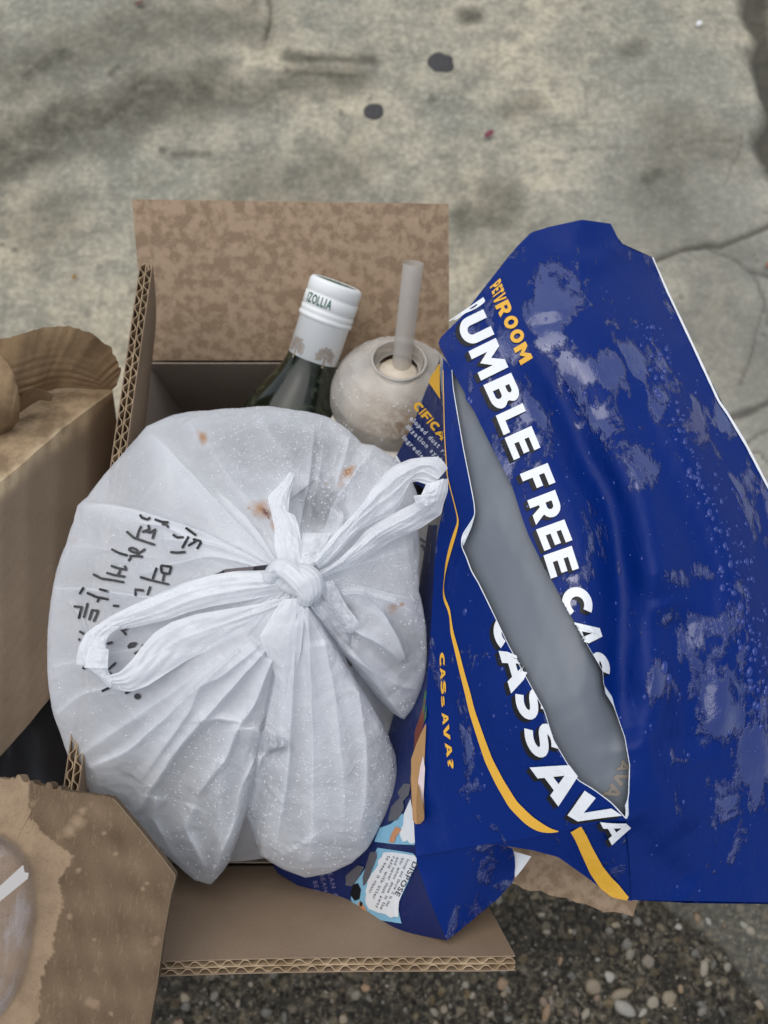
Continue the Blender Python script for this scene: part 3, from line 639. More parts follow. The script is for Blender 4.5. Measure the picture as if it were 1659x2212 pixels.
def glyph(ch, bold=.035, sub=2):
    k = (ch, bold, sub)
    if k in _gc: return _gc[k]
    if bold >= .045 and ch in HEAVY:
        cu = bpy.data.curves.new('glyph', 'CURVE'); cu.dimensions = '2D'; cu.fill_mode = 'FRONT'
        for cont in HEAVY[ch]:
            sp = cu.splines.new('POLY'); sp.points.add(len(cont)-1); sp.use_cyclic_u = True
            for q, p in zip(sp.points, cont): q.co = (p[0], p[1], 0, 1)
    else:
        cu = bpy.data.curves.new('glyph', 'FONT'); cu.body = ch; cu.offset = min(bold, .03); cu.resolution_u = 4; cu.fill_mode = 'FRONT'
    ob = bpy.data.objects.new('glyph', cu); COL.objects.link(ob)
    dg = bpy.context.evaluated_depsgraph_get(); me = ob.evaluated_get(dg).to_mesh()
    me.calc_loop_triangles()
    V = np.array([v.co[:2] for v in me.vertices], float).reshape(-1, 2); T = [tuple(t.vertices) for t in me.loop_triangles]
    ob.evaluated_get(dg).to_mesh_clear(); bpy.data.objects.remove(ob); bpy.data.curves.remove(cu)
    if len(V):
        mn, mx = V.min(0), V.max(0); adv = (mx-mn)[0]; V = (V-mn)/np.maximum(mx-mn, 1e-6)
        V = [tuple(x) for x in V]
        for _ in range(sub):
            cache = {}; nt = []
            def mid(a, b):
                q = (min(a, b), max(a, b))
                if q not in cache: V.append(((V[a][0]+V[b][0])/2, (V[a][1]+V[b][1])/2)); cache[q] = len(V)-1
                return cache[q]
            for a, b, c in T:
                x, y, z = mid(a, b), mid(b, c), mid(c, a); nt += [(a, x, z), (b, y, x), (c, z, y), (x, y, z)]
            T = nt
        V = np.array(V)
    else: adv = .3
    _gc[k] = (V, T, adv); return _gc[k]
def letter(ch, b0, b1, up, bold=.035, sub=2, up1=None):
    V, T, _ = glyph(ch, bold, sub); b0, b1, up = np.array(b0, float), np.array(b1, float), np.array(up, float)
    up1 = up if up1 is None else np.array(up1, float)
    x, y = V[:, :1], V[:, 1:]
    return b0+(b1-b0)*x+(up*(1-x)+up1*x)*y, T
def line_of(text, p0, p1, up, bold=.03, sub=0, gap=.16):
    """lettering spread along p0-p1"""
    ws = [glyph(c, bold, sub)[2]*(1.0) if c != ' ' else .34 for c in text]; tot = sum(ws)+gap*(len(ws)-1); x = 0; out = []
    p0, p1, up = np.array(p0, float), np.array(p1, float), np.array(up, float)
    for c, w in zip(text, ws):
        if c != ' ':
            f0, f1 = x/tot, (x+w)/tot; hh = 1.0
            dy = 0.0
            if c in 'acemnorsuvwxz': hh = .72
            if c in 'gpqy': hh = .95; dy = -.24
            out.append(letter(c, p0+(p1-p0)*f0+up*dy, p0+(p1-p0)*f1+up*dy, up*hh, bold, sub))
        x += w+gap
    return out
pr = []
for Q, T in line_of('IZOLLIA', (-.0150, hc+.0372), (.0010, hc+.0372), (0, .0056), .02, 0, .12): pr.append((on_cap(Q[:, 0], Q[:, 1], rc+.0012), T))
mesh('cap_lettering', *merge(pr), mat_simple('cap_green_ink', (.035, .12, .075), .5), capo)

# ------------------------------------------------------------------ iced drink cup with dome lid and wide straw
cr = at(852, 868, .445); ch_ = at(863, 770, .412); cax = (ch_-cr); hdome = np.linalg.norm(cax); cax /= hdome
RC = .0418
cup = empty('plastic_cup', tuple(cr-cax*.125), 'clear plastic cup with a milky dome lid beside the wine bottle', 'cup')
mcup = M('used_cup_plastic'); n_ = mcup.noise(60, 4, .55); n2_ = mcup.noise(500, 3, .6)
brown = mcup.math('MULTIPLY', mcup.attr('foam'), mcup.ramp(mcup.noise(260, 4, .6), [(.38, 0), (.56, 1)]))
colc = mcup.mix(mcup.ramp(n_, [(.35, 0), (.7, 1)]), (.66, .61, .545), (.80, .76, .70)); colc = mcup.mix(brown, colc, (.27, .165, .10))
mcup.set(Base_Color=colc, Roughness=mcup.ramp(n2_, [(.4, .08), (.65, .32)]), Specular_IOR_Level=.55); mcup.bump(n2_, .35, .0008)
trn = mcup.n('BsdfTransparent'); trn.inputs[0].default_value = (.95, .93, .90, 1); mxx = mcup.n('MixShader')
lw = mcup.n('LayerWeight'); lw.inputs[0].default_value = .35
res = mcup.ramp(mcup.noise(28, 4, .55), [(.35, .34), (.68, .58)])
fac = mcup.math('ADD', mcup.math('MAXIMUM', res, mcup.math('MULTIPLY', brown, .75)), mcup.math('MULTIPLY', lw.outputs['Fresnel'], .55))
mcup.l(fac, mxx.inputs[0])
mcup.l(trn.outputs[0], mxx.inputs[1]); mcup.l(mcup.p.outputs[0], mxx.inputs[2]); mcup.l(mxx.outputs[0], mcup.out.inputs[0])
prof = [(RC+.0004, -.010), (RC+.0018, -.009), (RC+.0022, -.004), (RC+.0020, -.0015), (RC+.0005, .000), (RC-.0012, .0014), (RC-.0006, .006), (RC-.0022, .013), (RC-.0070, .0215), (RC-.0150, .0295), (RC-.0230, .0338), (.0166, .0352), (.0160, .0362), (.0150, .0362), (.0146, .0350), (.0142, .0328), (.0136, .0324)]
P_ = resample(prof, 80, 1); P_cup = P_; V, Fc = lathe(P_, 72)
foam = np.clip(1.25-np.abs(V[:, 2]-.019)/.011, 0, 1)*np.clip(.62-V[:, 1]/.03+.5*wob(V[:, 0]*220, V[:, 2]*220, 3, 1.2), 0, 1)*np.clip(.9+V[:, 0]/.03, 0, 1)
lid = mesh('dome_lid', orient(V, cr, cax), Fc, mcup.m, cup, attrs={'foam': foam})
V, Fc = lathe([(.0140, .0352), (.0136, .030), (.0128, .0285), (.0120, .0290)], 40); mesh('hole_wall', orient(V, cr, cax), Fc, mcup.m, lid, attrs={'foam': np.zeros(len(V))})
mrim = mat_simple('amber_rim', (.62, .50, .30), .25)
V, Fc = lathe([(RC-.001, .0018), (RC+.0035, .0014), (RC+.0046, .0004), (RC+.0048, -.0012), (RC+.0036, -.0022), (RC+.001, -.0024)], 64); mesh('lid_flange', orient(V, cr, cax), Fc, mat_simple('clear_flange', (.66, .62, .55), .15), lid)
V, Fc = lathe([(RC+.0030, -.0076), (RC+.0040, -.0066), (RC+.0042, -.0040), (RC+.0036, -.0026)], 64); mesh('lid_rim', orient(V, cr, cax), Fc, mrim, lid)
V, Fc = lathe([(.0163, .0358), (.0168, .0366), (.0158, .0372), (.0149, .0366), (.0152, .0356)], 48); mesh('hole_rim', orient(V, cr, cax), Fc, mcup.m, lid, attrs={'foam': np.zeros(len(V))})
V, Fc = lathe([(0, -.125), (.026, -.125), (.027, -.122), (RC-.001, -.012), (RC-.001, -.004)], 56)
mesh('cup_body', orient(V, cr, cax), Fc, mcup.m, cup, attrs={'foam': np.zeros(len(V))})
V, Fc = lathe([(0, .0275), (.0105, .0272), (.0128, .0240), (.021, .014), (.032, .002), (RC-.004, -.005), (RC-.003, -.012), (.028, -.11), (0, -.115)], 40); mdr = M('coffee_dregs'); mdr.set(Base_Color=mdr.ramp(mdr.noise(120, 5), [(.35, (.56, .48, .37)), (.65, (.72, .65, .54))]), Roughness=.5); mesh('dregs', orient(V, cr, cax), Fc, mdr.m, cup)
s0, s1 = at(866, 800, .428), at(893, 568, .392); sd_ = (s1-s0)/np.linalg.norm(s1-s0)
pth = np.stack([s0-sd_*.03+(s1-s0+sd_*.03)*t for t in np.linspace(0, 1, 30)])
V, Fc = tube_mesh(pth, .0058, 24, cap=False)
# pinch the top a little
mst = M('straw_plastic'); mst.set(Base_Color=(.66, .635, .59), Roughness=.25, Specular_IOR_Level=.5)
trn = mst.n('BsdfTransparent'); trn.inputs[0].default_value = (.9, .87, .84, 1); mxx = mst.n('MixShader'); mxx.inputs[0].default_value = .5
mst.l(trn.outputs[0], mxx.inputs[1]); mst.l(mst.p.outputs[0], mxx.inputs[2]); mst.l(mxx.outputs[0], mst.out.inputs[0])
straw = mesh('drinking_straw', V, Fc, mst.m); tag(straw, 'wide translucent straw standing in the hole of the dome lid', 'straw')

# ------------------------------------------------------------------ pale carton wedged between the two bags
c0 = atz(944, 1405, H-.372); 
q = [atz(900, 1120, H-.368), atz(962, 1110, H-.368), atz(892, 1440, H-.368), atz(938, 1440, H-.368)]
carton = empty('paper_carton', tuple(np.mean(q, 0)-np.array([0, 0, .1])), 'pale paper carton with dark print wedged between white and blue bags', 'carton')
T_ = np.array([q[0], q[1], q[3], q[2]]); B_ = T_-np.array([0, 0, .10])
mcar = M('carton_paper'); mcar.set(Base_Color=mcar.ramp(mcar.noise(60, 4), [(.3, (.50, .46, .43)), (.7, (.56, .53, .50))]), Roughness=.7)
mesh('carton_body', np.concatenate([T_, B_]), [[0, 1, 2, 3], [4, 7, 6, 5], [0, 4, 5, 1], [1, 5, 6, 2], [2, 6, 7, 3], [3, 7, 4, 0]], mcar.m, carton, smooth=False)
pr = []; fn = lambda Q: atz(Q[:, 0], Q[:, 1], H-.368+.0004)
for pts, w in (([(908, 1163), (918, 1172)], 5), ([(910, 1177), (924, 1190)], 6), ([(922, 1172), (932, 1188)], 5), ([(914, 1186), (935, 1203)], 4), ([(912, 1238), (922, 1248), (925, 1260)], 2), ([(918, 1262), (921, 1290), (919, 1330)], 1.5)):
    pr.append(ribbon2(pts, w, fn))
mesh('carton_print', *merge(pr), mat_simple('carton_ink', (.09, .11, .16), .6), carton)

# ------------------------------------------------------------------ black bin bag in the gap between the boxes
th = np.linspace(0, 2*math.pi, 60, endpoint=False); ph = np.linspace(0, math.pi, 32)
PH, TT = np.meshgrid(ph, th, indexing='ij')
X = np.sin(PH)*np.cos(TT); Y = np.sin(PH)*np.sin(TT); Z = np.cos(PH)
k_ = 1+.10*wob(X*5, Y*5+Z*4, 17, 1.3)+.05*wob(X*13, Y*13+Z*9, 18, 1.3)
V = np.stack([-.207+.042*X*k_, -.01+.12*Y*k_, .120+.122*Z*k_], -1)
V[..., 0] = np.minimum(V[..., 0], XL-W-.003); V[..., 2] = np.maximum(V[..., 2], .003)
bb_ = mesh('bin_bag', V.reshape(-1, 3), gridfaces(32, 60, wrap=True), mat_simple('black_bin_plastic', (.022, .022, .026), .55)); tag(bb_, 'dark plastic bin bag in the gap between the two cardboard boxes', 'bin bag')

# ------------------------------------------------------------------ white carrier bag
KU, KV = 632.0, 1258.0
OUT = [(563, 878, .332), (590, 879, .332), (643, 886, .332), (712, 902, .332), (750, 926, .332), (782, 958, .333), (808, 961, .334), (846, 985, .335), (872, 1010, .335), (903, 1070, .332), (904, 1150, .328), (904, 1230, .326), (905, 1278, .326), (915, 1321, .328), (921, 1380, .330), (919, 1454, .335), (906, 1500, .340),
       (890, 1532, .345), (873, 1555, .348), (852, 1543, .350), (812, 1503, .350), (766, 1444, .349), (768, 1466, .345), (801, 1519, .346), (836, 1582, .350), (855, 1632, .353), (858, 1680, .356), (852, 1716, .358), (822, 1782, .362), (795, 1832, .365), (760, 1864, .368), (710, 1887, .371), (660, 1896, .373), (610, 1877, .373), (562, 1847, .373), (546, 1797, .374), (531, 1757, .374),
       (511, 1822, .374), (490, 1872, .375), (456, 1911, .376), (420, 1902, .375), (380, 1867, .372), (320, 1812, .366), (260, 1756, .357), (195, 1712, .347), (155, 1650, .340), (130, 1584, .334), (111, 1527, .330), (104, 1470, .328), (102, 1400, .327), (105, 1340, .327), (112, 1283, .326), (124, 1225, .326), (142, 1177, .326), (157, 1130, .326), (168, 1091, .326), (190, 1072, .327), (243, 1006, .328), (285, 958, .330), (317, 921, .331), (371, 897, .332), (456, 886, .332), (510, 882, .332)]
OUT = np.array(OUT); oa = np.arctan2(OUT[:, 1]-KV, OUT[:, 0]-KU); orr = np.hypot(OUT[:, 0]-KU, OUT[:, 1]-KV)
ix = np.argsort(oa); oa, orr, od = oa[ix], orr[ix], OUT[ix, 2]
def per(th, y): return np.interp(th, np.r_[oa-2*math.pi, oa, oa+2*math.pi], np.r_[y, y, y])
# folds: polyline, height mm, width on the left of travel, width on the right
FOLDS = [
 # upper left fan
 ([(610, 1238), (520, 1190), (440, 1150), (330, 1112), (240, 1090), (172, 1086)], 4.0, 26, 6), ([(606, 1232), (540, 1160), (470, 1085), (400, 1010), (350, 958), (312, 928)], 5.0, 45, 16), ([(604, 1226), (560, 1150), (520, 1105), (470, 1060)], 2.6, 12, 12),
 ([(604, 1238), (530, 1205), (470, 1180), (400, 1165), (350, 1165)], 3.0, 16, 6), ([(600, 1240), (520, 1214), (455, 1200), (380, 1215), (300, 1240)], 2.6, 14, 9),
 ([(110, 1270), (190, 1270), (290, 1285), (410, 1304), (470, 1290)], 2.4, 5, 16), ([(110, 1440), (150, 1430), (230, 1412), (300, 1400)], 1.8, 5, 16), ([(118, 1545), (170, 1500), (250, 1478), (330, 1455)], 1.8, 5, 18),
 ([(150, 1180), (200, 1182), (300, 1200), (360, 1206)], 1.0, 10, 16), ([(150, 1300), (180, 1340), (190, 1370)], 1.6, 6, 6), ([(300, 1130), (350, 1135), (420, 1170)], 1.2, 10, 6),
 # upper fan
 ([(612, 1220), (602, 1150), (592, 1105), (582, 1075), (612, 1035), (636, 1000)], 3.0, 14, 26), ([(640, 1215), (650, 1120), (668, 1040), (676, 960), (680, 915)], 2.2, 26, 9), ([(668, 1130), (690, 1020), (700, 950)], 1.4, 6, 12),
 ([(672, 1225), (700, 1150), (718, 1092), (760, 1030), (800, 975), (812, 962)], 5.5, 7, 30), ([(680, 1228), (740, 1150), (800, 1080), (840, 1030), (852, 1005)], 4.0, 20, 12), ([(722, 1088), (742, 1112), (735, 1160)], 3.0, 10, 6), ([(560, 900), (600, 960), (640, 985)], 1.2, 20, 26), ([(400, 905), (450, 960), (500, 1040), (570, 1110)], 1.6, 30, 18), ([(755, 940), (742, 1000), (722, 1060)], 1.8, 16, 10),
 # right
 ([(690, 1246), (760, 1225), (840, 1200), (900, 1180)], 2.4, 12, 22), ([(692, 1258), (760, 1262), (840, 1282), (905, 1296)], 3.4, 6, 18), ([(735, 1286), (775, 1280), (828, 1322), (860, 1380), (880, 1430)], 4.0, 8, 26), ([(700, 1288), (740, 1345), (780, 1372), (830, 1395), (870, 1430)], 3.6, 18, 9),
 ([(690, 1300), (740, 1380), (800, 1450), (850, 1520), (872, 1548)], 3.0, 14, 14), ([(720, 1390), (790, 1440), (860, 1480), (905, 1490)], 2.4, 10, 10), ([(775, 1282), (850, 1300), (912, 1330)], 2.5, 6, 12),
 # front
 ([(668, 1300), (700, 1360), (735, 1420), (762, 1455), (800, 1517), (838, 1590)], 5.0, 7, 40), ([(664, 1300), (668, 1400), (672, 1500), (675, 1600), (676, 1720), (672, 1820), (662, 1890)], 4.5, 24, 16), ([(700, 1380), (720, 1480), (735, 1600), (745, 1720), (735, 1830)], 3.2, 36, 26), ([(772, 1480), (792, 1600), (792, 1720), (770, 1830)], 2.8, 20, 22),
 ([(640, 1310), (636, 1430), (628, 1560), (622, 1680), (600, 1800), (590, 1860)], 4.0, 9, 20), ([(600, 1440), (575, 1560), (560, 1620), (552, 1700), (540, 1760)], 4.0, 18, 8), ([(590, 1420), (548, 1530), (515, 1570), (490, 1640), (455, 1680), (425, 1720)], 5.0, 8, 22), ([(575, 1405), (480, 1512), (390, 1610), (330, 1700), (290, 1770)], 5.0, 8, 30),
 ([(560, 1395), (470, 1470), (430, 1480), (415, 1530), (380, 1580), (300, 1690)], 3.2, 10, 22), ([(520, 1400), (430, 1480), (350, 1555), (270, 1625), (190, 1660)], 4.2, 26, 9), ([(480, 1410), (380, 1490), (280, 1560), (160, 1640)], 2.2, 24, 14), ([(515, 1575), (560, 1570), (600, 1600), (604, 1612), (575, 1622), (560, 1650), (548, 1700)], 4.5, 5, 20), ([(430, 1560), (470, 1553), (520, 1560)], 2.5, 12, 6),
 ([(560, 1625), (520, 1700), (505, 1780), (470, 1870), (456, 1905)], 3.4, 24, 9), ([(420, 1740), (400, 1790), (430, 1850), (450, 1900)], 3.4, 12, 18), ([(480, 1640), (470, 1720), (480, 1800), (460, 1890)], 2.2, 16, 16), ([(340, 1720), (330, 1770), (370, 1840), (420, 1890)], 2.6, 12, 18), ([(640, 1830), (610, 1850), (690, 1800)], 1.5, 8, 12),
 ([(700, 1260), (760, 1330), (760, 1400), (700, 1340)], -4.0, 16, 16), ([(560, 1620), (600, 1625), (622, 1600)], -3.5, 12, 12), ([(720, 1010), (735, 960)], .8, 10, 14), ([(650, 1060), (690, 1110), (700, 1130)], -2.5, 30, 26)]
def folds(u, v):
    z = np.zeros(np.shape(u))
    for i, (p, hmm, wl, wr) in enumerate(FOLDS):
        d, t = polydist(u, v, resample(p, 24, 1)); d = d+1.5*wob(np.asarray(u)*.05, np.asarray(v)*.05, i, 1.2)
        w = np.where(d < 0, wl*(.65 if wl < 10 else 1), wr*(.65 if wr < 10 else 1))
        z += hmm*.00118*np.exp(-(np.abs(d)/w)**1.08)*np.clip((1-t)/.25, 0, 1)**.5*np.clip(t/.04+.3, 0, 1)
    return z
def bag_z(u, v):
    u = np.asarray(u, float); v = np.asarray(v, float)
    th = np.arctan2(v-KV, u-KU); r = np.hypot(u-KU, v-KV); R = per(th, orr); s = np.clip(r/R, 0, 1); de = per(th, od)
    dk, dl = .300, .319
    drop = dk+(dl-dk)*(1-(1-s)**2.4)+(de-dl)*s**2.2+.005*(1-np.sqrt(np.maximum(0, 1-s**12)))
    pl = 0
    for k, f_ in enumerate((23, 37, 61)):
        pl = pl+(1-np.abs(np.sin(th*f_/2+2.6*wob(u*.010, v*.010, 30+k, 1)+k)))**1.6*(.0009, .0006, .0003)[k]*np.clip(.55+wob(u*.02, v*.02, 60+k, 1), 0, 1)
    pl = pl*np.clip(1-s*(1.9-.9*np.clip((v-KV)/200, 0, 1)), 0, 1)**.9*np.clip(r/26, 0, 1)
    ns = .0014*wob(u*.014, v*.014, 11, 1)+.0004*wob(u*.04, v*.04, 12, 1)+.00055*crump(u*.020, v*.020, 13, 1)+.00022*crump(u*.055, v*.055, 14, 1)
    return H-drop+(folds(u, v)+pl+ns*np.clip(r/60, 0, 1))*np.clip((1-s)*14+.25, 0, 1)
bagc = atz(500, 1380, H-.45)
bag = empty('carrier_bag', (float(bagc[0]), float(bagc[1]), ZH-.12), 'white translucent plastic carrier bag tied in a knot, with marker writing, in the middle box', 'plastic bag')
NA, NS = 900, 230
th = np.linspace(-math.pi, math.pi, NA, endpoint=False); Rr = per(th, orr)+1.2*wob(np.cos(th)*30, np.sin(th)*30, 77, 1.5)+.7*wob(np.cos(th)*90, np.sin(th)*90, 78, 1.5)
ss = np.r_[np.linspace(.012, .93, NS-30), 1-(1-np.linspace(.93, 1, 31)[1:])*1.0]
U = KU+np.outer(ss, Rr*np.cos(th)); Vv = KV+np.outer(ss, Rr*np.sin(th)); Z = bag_z(U, Vv)
P3 = atz(U, Vv, Z); rows = [P3]
for sc, dz in ((.998, .003), (.988, .008), (.972, .016), (.95, .03), (.90, .055), (.80, .09), (.6, .118)):
    u_, v_ = KU+sc*Rr*np.cos(th), KV+sc*Rr*np.sin(th); sh = 1-(dz*.9)
    zz = Z[-1]-dz; q_ = atz(u_, v_, zz)
    # keep the lower body inside the box
    q_[:, 0] = np.clip(q_[:, 0], XL+.004 if dz > .1 else -1, 1); rows.append(q_[None])
A3 = np.concatenate(rows); nrow = len(A3)
Fc = np.array(gridfaces(nrow, NA, wrap=True))
Uf = np.concatenate([U, np.full((nrow-NS, NA), -999)]); Vf = np.concatenate([Vv, np.full((nrow-NS, NA), -999)])
HOLE = [(458, 1243), (488, 1229), (542, 1224), (598, 1217), (588, 1231), (563, 1236), (510, 1241), (467, 1245)]
cu_, cv_ = Uf.ravel()[Fc].mean(1), Vf.ravel()[Fc].mean(1)
Fc = Fc[~inpoly(cu_, cv_, HOLE)]
so = np.zeros(Uf.shape); sr_ = np.zeros(Uf.shape)
def blot(u0, v0, ru, rv, a, rot=0.0, seed=0):
    x = (Uf-u0)*math.cos(rot)+(Vf-v0)*math.sin(rot); y = -(Uf-u0)*math.sin(rot)+(Vf-v0)*math.cos(rot)
    return a*np.clip(1.25-np.sqrt((x/ru)**2+(y/rv)**2)*(1+.45*wob(Uf*.11, Vf*.11, seed, 1.5)), 0, 1)
for args in ((437, 945, 10, 16, .9, -.5, 1), (565, 1100, 26, 17, .85, .7, 2), (590, 1135, 6, 16, .55, -.2, 3), (537, 1098, 5, 4, .7, 0, 4), (552, 1113, 4, 3, .7, 0, 5), (752, 1018, 22, 10, 1, -.75, 6), (738, 1045, 14, 8, .35, -.9, 7), (706, 1044, 4, 4, .5, 0, 8), (868, 1306, 6, 5, .8, 0, 9), (850, 1312, 14, 9, .6, 0, 10), (846, 1322, 8, 8, .4, 0, 11), (160, 1167, 10, 8, .22, 0, 12), (556, 1830, 14, 10, .3, 0, 13), (680, 1880, 40, 8, .12, 0, 14), (840, 1390, 3, 2, .5, 0, 15)):
    so = np.maximum(so, blot(*args))
sr_ = np.maximum(blot(573, 1106, 13, 6, 1.0, .9, 21), blot(580, 1118, 6, 3, .8, .9, 22))
thin = np.zeros(Uf.shape)
for args in ((692, 1095, 62, 55, .9, 0, 41), (722, 1312, 42, 26, 1.0, .6, 42), (600, 1605, 34, 26, .9, 0, 43), (575, 1690, 40, 70, .55, 0, 44), (450, 1860, 90, 50, .75, 0, 45), (850, 1400, 60, 80, .6, 0, 46), (640, 960, 170, 60, .35, 0, 47), (790, 1460, 40, 90, .8, -.6, 48), (350, 1600, 140, 80, .25, -.7, 49), (760, 1700, 60, 120, .35, 0, 50), (480, 1740, 60, 90, .5, .2, 51), (790, 1060, 40, 60, .5, 0, 52)):
    thin = np.maximum(thin, blot(*args))
thin = thin-.8*np.clip(1.2-np.hypot(Uf-KU, Vf-KV)/130, 0, 1)-.85*np.clip(np.where(Uf > 0, folds(Uf, Vf), 0)/.004, 0, 1)
body = mesh('bag_body', A3.reshape(-1, 3), Fc.tolist(), MT['bag'], bag, attrs={'stain_o': so.ravel(), 'stain_r': sr_.ravel(), 'thin': thin.ravel()})

# rear layer of the film, seen in the gaps between the gathered lobes
oa2 = np.linspace(-math.pi, math.pi, 200, endpoint=False); r2 = per(oa2, orr)
HF = [(760, 1400, 0), (868, 1545, 0), (856, 1580, 0), (856, 1640, 0), (600, 1860, 0), (570, 1858, 0), (536, 1862, 0), (500, 1868, 0)]
for (a0, a1, pts) in ((math.radians(44), math.radians(64), [(888, 1536), (872, 1556), (864, 1590), (857, 1640)]), (math.radians(94), math.radians(105.5), [(600, 1868), (566, 1872), (530, 1878), (484, 1880)])):
    pa = np.array([math.atan2(y-KV, x-KU) for x, y in pts]); prr = np.array([math.hypot(y-KV, x-KU) for x, y in pts]); m_ = (oa2 > pa.min()) & (oa2 < pa.max())
    o_ = np.argsort(pa); r2[m_] = np.interp(oa2[m_], pa[o_], prr[o_])*.985
s2 = np.linspace(.30, .985, 30); U2 = KU+np.outer(s2, r2*np.cos(oa2)); V2 = KV+np.outer(s2, r2*np.sin(oa2)); dd2 = per(oa2, od)[None]
Z2 = H-(.316+(dd2-.316)*s2[:, None]**1.6)-.024-.012*s2[:, None]**6+.0012*crump(U2*.03, V2*.03, 3, 1)
seg_ = lambda a0, a1: [f for f in gridfaces(30, 200, wrap=True) if a0 < oa2[f[0] % 200] < a1]
for a0, a1 in ((.70, 1.14), (1.60, 1.92)): mesh('bag_body', atz(U2, V2, Z2).reshape(-1, 3), seg_(a0, a1), MT['bag'], bag)

def sheet(name, A, B, mat, parent, n=60, m=26, pleat=.002, npl=3, seed=0, bow=.003, endround=None, droplet=None):
    """crumpled film between two edges given as (u, v, drop)"""
    A, B = resample(A, n, 1), resample(B, n, 1); R = []
    t = np.linspace(0, 1, n); rs_ = np.random.default_rng(seed+77)
    rid = [(rs_.uniform(.08, .92), rs_.uniform(.035, .13), rs_.uniform(.35, 1.0), seed*10+k) for k in range(npl+3)]
    for s_ in np.linspace(0, 1, m):
        Q = A*(1-s_)+B*s_
        p = 0
        for c0, w0, h0, sd in rid:
            q = s_-(c0+.16*wob(t*3.2, 0*t, sd, 1.1)); p = p+.62*h0*pleat*np.exp(-(np.abs(q)/np.where(q > 0, w0, w0*.45))**1.05)*np.clip(.55+.9*wob(t*3, 0*t, sd+9, 1.2), .05, 1)
        p = p+pleat*.85*crump(t*6, s_*3.2+seed, seed+1, 1.5)+pleat*.3*crump(t*17, s_*8+seed, seed+2, 1.5)
        R.append(atz(Q[:, 0], Q[:, 1], H-Q[:, 2]+(p+.45*bow*math.sin(math.pi*s_))*np.clip(np.sin(math.pi*s_)*3, 0, 1)))
    R = np.stack(R); sh_.append(R)
    return mesh(name, R.reshape(-1, 3), gridfaces(m, n), mat, parent)
sh_ = []
# left handle, two strands and the folded end
D3 = lambda x: (82.95+x[0]*.5333, 857+x[1]*.5333, x[2])
up_a = [D3(x) for x in [(985, 690, .298), (920, 703, .2975), (800, 706, .299), (700, 722, .301), (590, 752, .304), (480, 800, .306), (380, 845, .308), (290, 888, .310), (225, 935, .311), (180, 985, .313), (162, 1030, .315)]]
up_b = [D3(x) for x in [(1000, 790, .300), (940, 805, .302), (820, 830, .304), (700, 850, .306), (610, 872, .308), (520, 905, .311), (430, 925, .313), (350, 940, .314), (300, 950, .315), (278, 985, .317), (272, 1030, .318)]]
sheet('handle', up_a, up_b, MT['bag2'], bag, 80, 30, .0022, 3, 1)
lo_a = [D3(x) for x in [(1020, 800, .300), (900, 838, .304), (760, 860, .307), (640, 880, .309), (540, 912, .311), (470, 955, .312), (420, 1010, .312), (380, 1065, .311), (330, 1115, .312), (285, 1128, .313)]]
lo_b = [D3(x) for x in [(1030, 850, .303), (960, 885, .307), (880, 930, .310), (780, 980, .313), (690, 1025, .315), (600, 1070, .316), (520, 1120, .316), (440, 1172, .315), (370, 1196, .316), (300, 1180, .318)]]
sheet('handle', lo_a, lo_b, MT['bag2'], bag, 80, 30, .0022, 3, 4)
e_a = [D3(x) for x in [(235, 925, .310), (190, 960, .311), (165, 1010, .312), (155, 1050, .314), (153, 1085, .316)]]
e_b = [D3(x) for x in [(330, 930, .310), (285, 965, .310), (272, 990, .310), (262, 1030, .312), (232, 1088, .315)]]
sheet('handle_end', e_a, e_b, MT['bag2'], bag, 30, 20, .0014, 2, 9)
f_a = [D3(x) for x in [(205, 985, .311), (200, 1030, .309), (192, 1070, .308), (186, 1098, .309)]]; f_b = [D3(x) for x in [(268, 990, .311), (272, 1020, .308), (285, 1022, .307), (280, 1100, .308)]]
sheet('handle_end', f_a, f_b, MT['bag2'], bag, 24, 16, .0008, 1, 10)
g_a = [D3(x) for x in [(190, 1090, .312), (240, 1128, .313), (290, 1182, .316)]]; g_b = [D3(x) for x in [(282, 1075, .313), (282, 1110, .313), (300, 1140, .313)]]
sheet('handle_end', g_a, g_b, MT['bag2'], bag, 24, 14, .0008, 1, 11)
# right handle
D9 = lambda x: (691+x[0]*.2167, 940+x[1]*.2167, x[2])
ra = [D9(x) for x in [(-60, 1250, .298), (0, 1180, .298), (80, 1060, .299), (200, 930, .300), (330, 790, .301), (450, 640, .301), (560, 480, .300), (650, 375, .299), (740, 300, .298), (900, 236, .296), (1040, 218, .295), (1180, 214, .296), (1240, 270, .297), (1275, 330, .299)]]
rb = [D9(x) for x in [(-10, 1330, .300), (60, 1290, .301), (180, 1180, .303), (300, 1040, .305), (420, 930, .306), (560, 860, .308), (660, 815, .309), (740, 772, .309), (800, 690, .308), (860, 580, .306), (900, 480, .303), (960, 458, .300), (1060, 490, .298), (1130, 500, .298)]]
sheet('handle', ra, rb, MT['bag2'], bag, 110, 36, .0024, 3, 14, .004)
rc_ = [D9(x) for x in [(1130, 470, .297), (1040, 560, .299), (1010, 600, .301), (960, 660, .304), (915, 690, .306), (820, 735, .307), (700, 795, .307), (560, 880, .306), (450, 960, .304), (330, 1100, .303), (200, 1230, .302), (90, 1310, .301), (0, 1345, .301)]]
rd_ = [D9(x) for x in [(1278, 430, .297), (1275, 560, .299), (1235, 680, .302), (1210, 790, .305), (1120, 850, .309), (1000, 930, .312), (850, 990, .313), (700, 1060, .313), (560, 1160, .312), (430, 1240, .310), (300, 1300, .307), (150, 1370, .304), (0, 1455, .302)]]
sheet('handle', rc_, rd_, MT['bag2'], bag, 110, 36, .0024, 4, 18, .004)
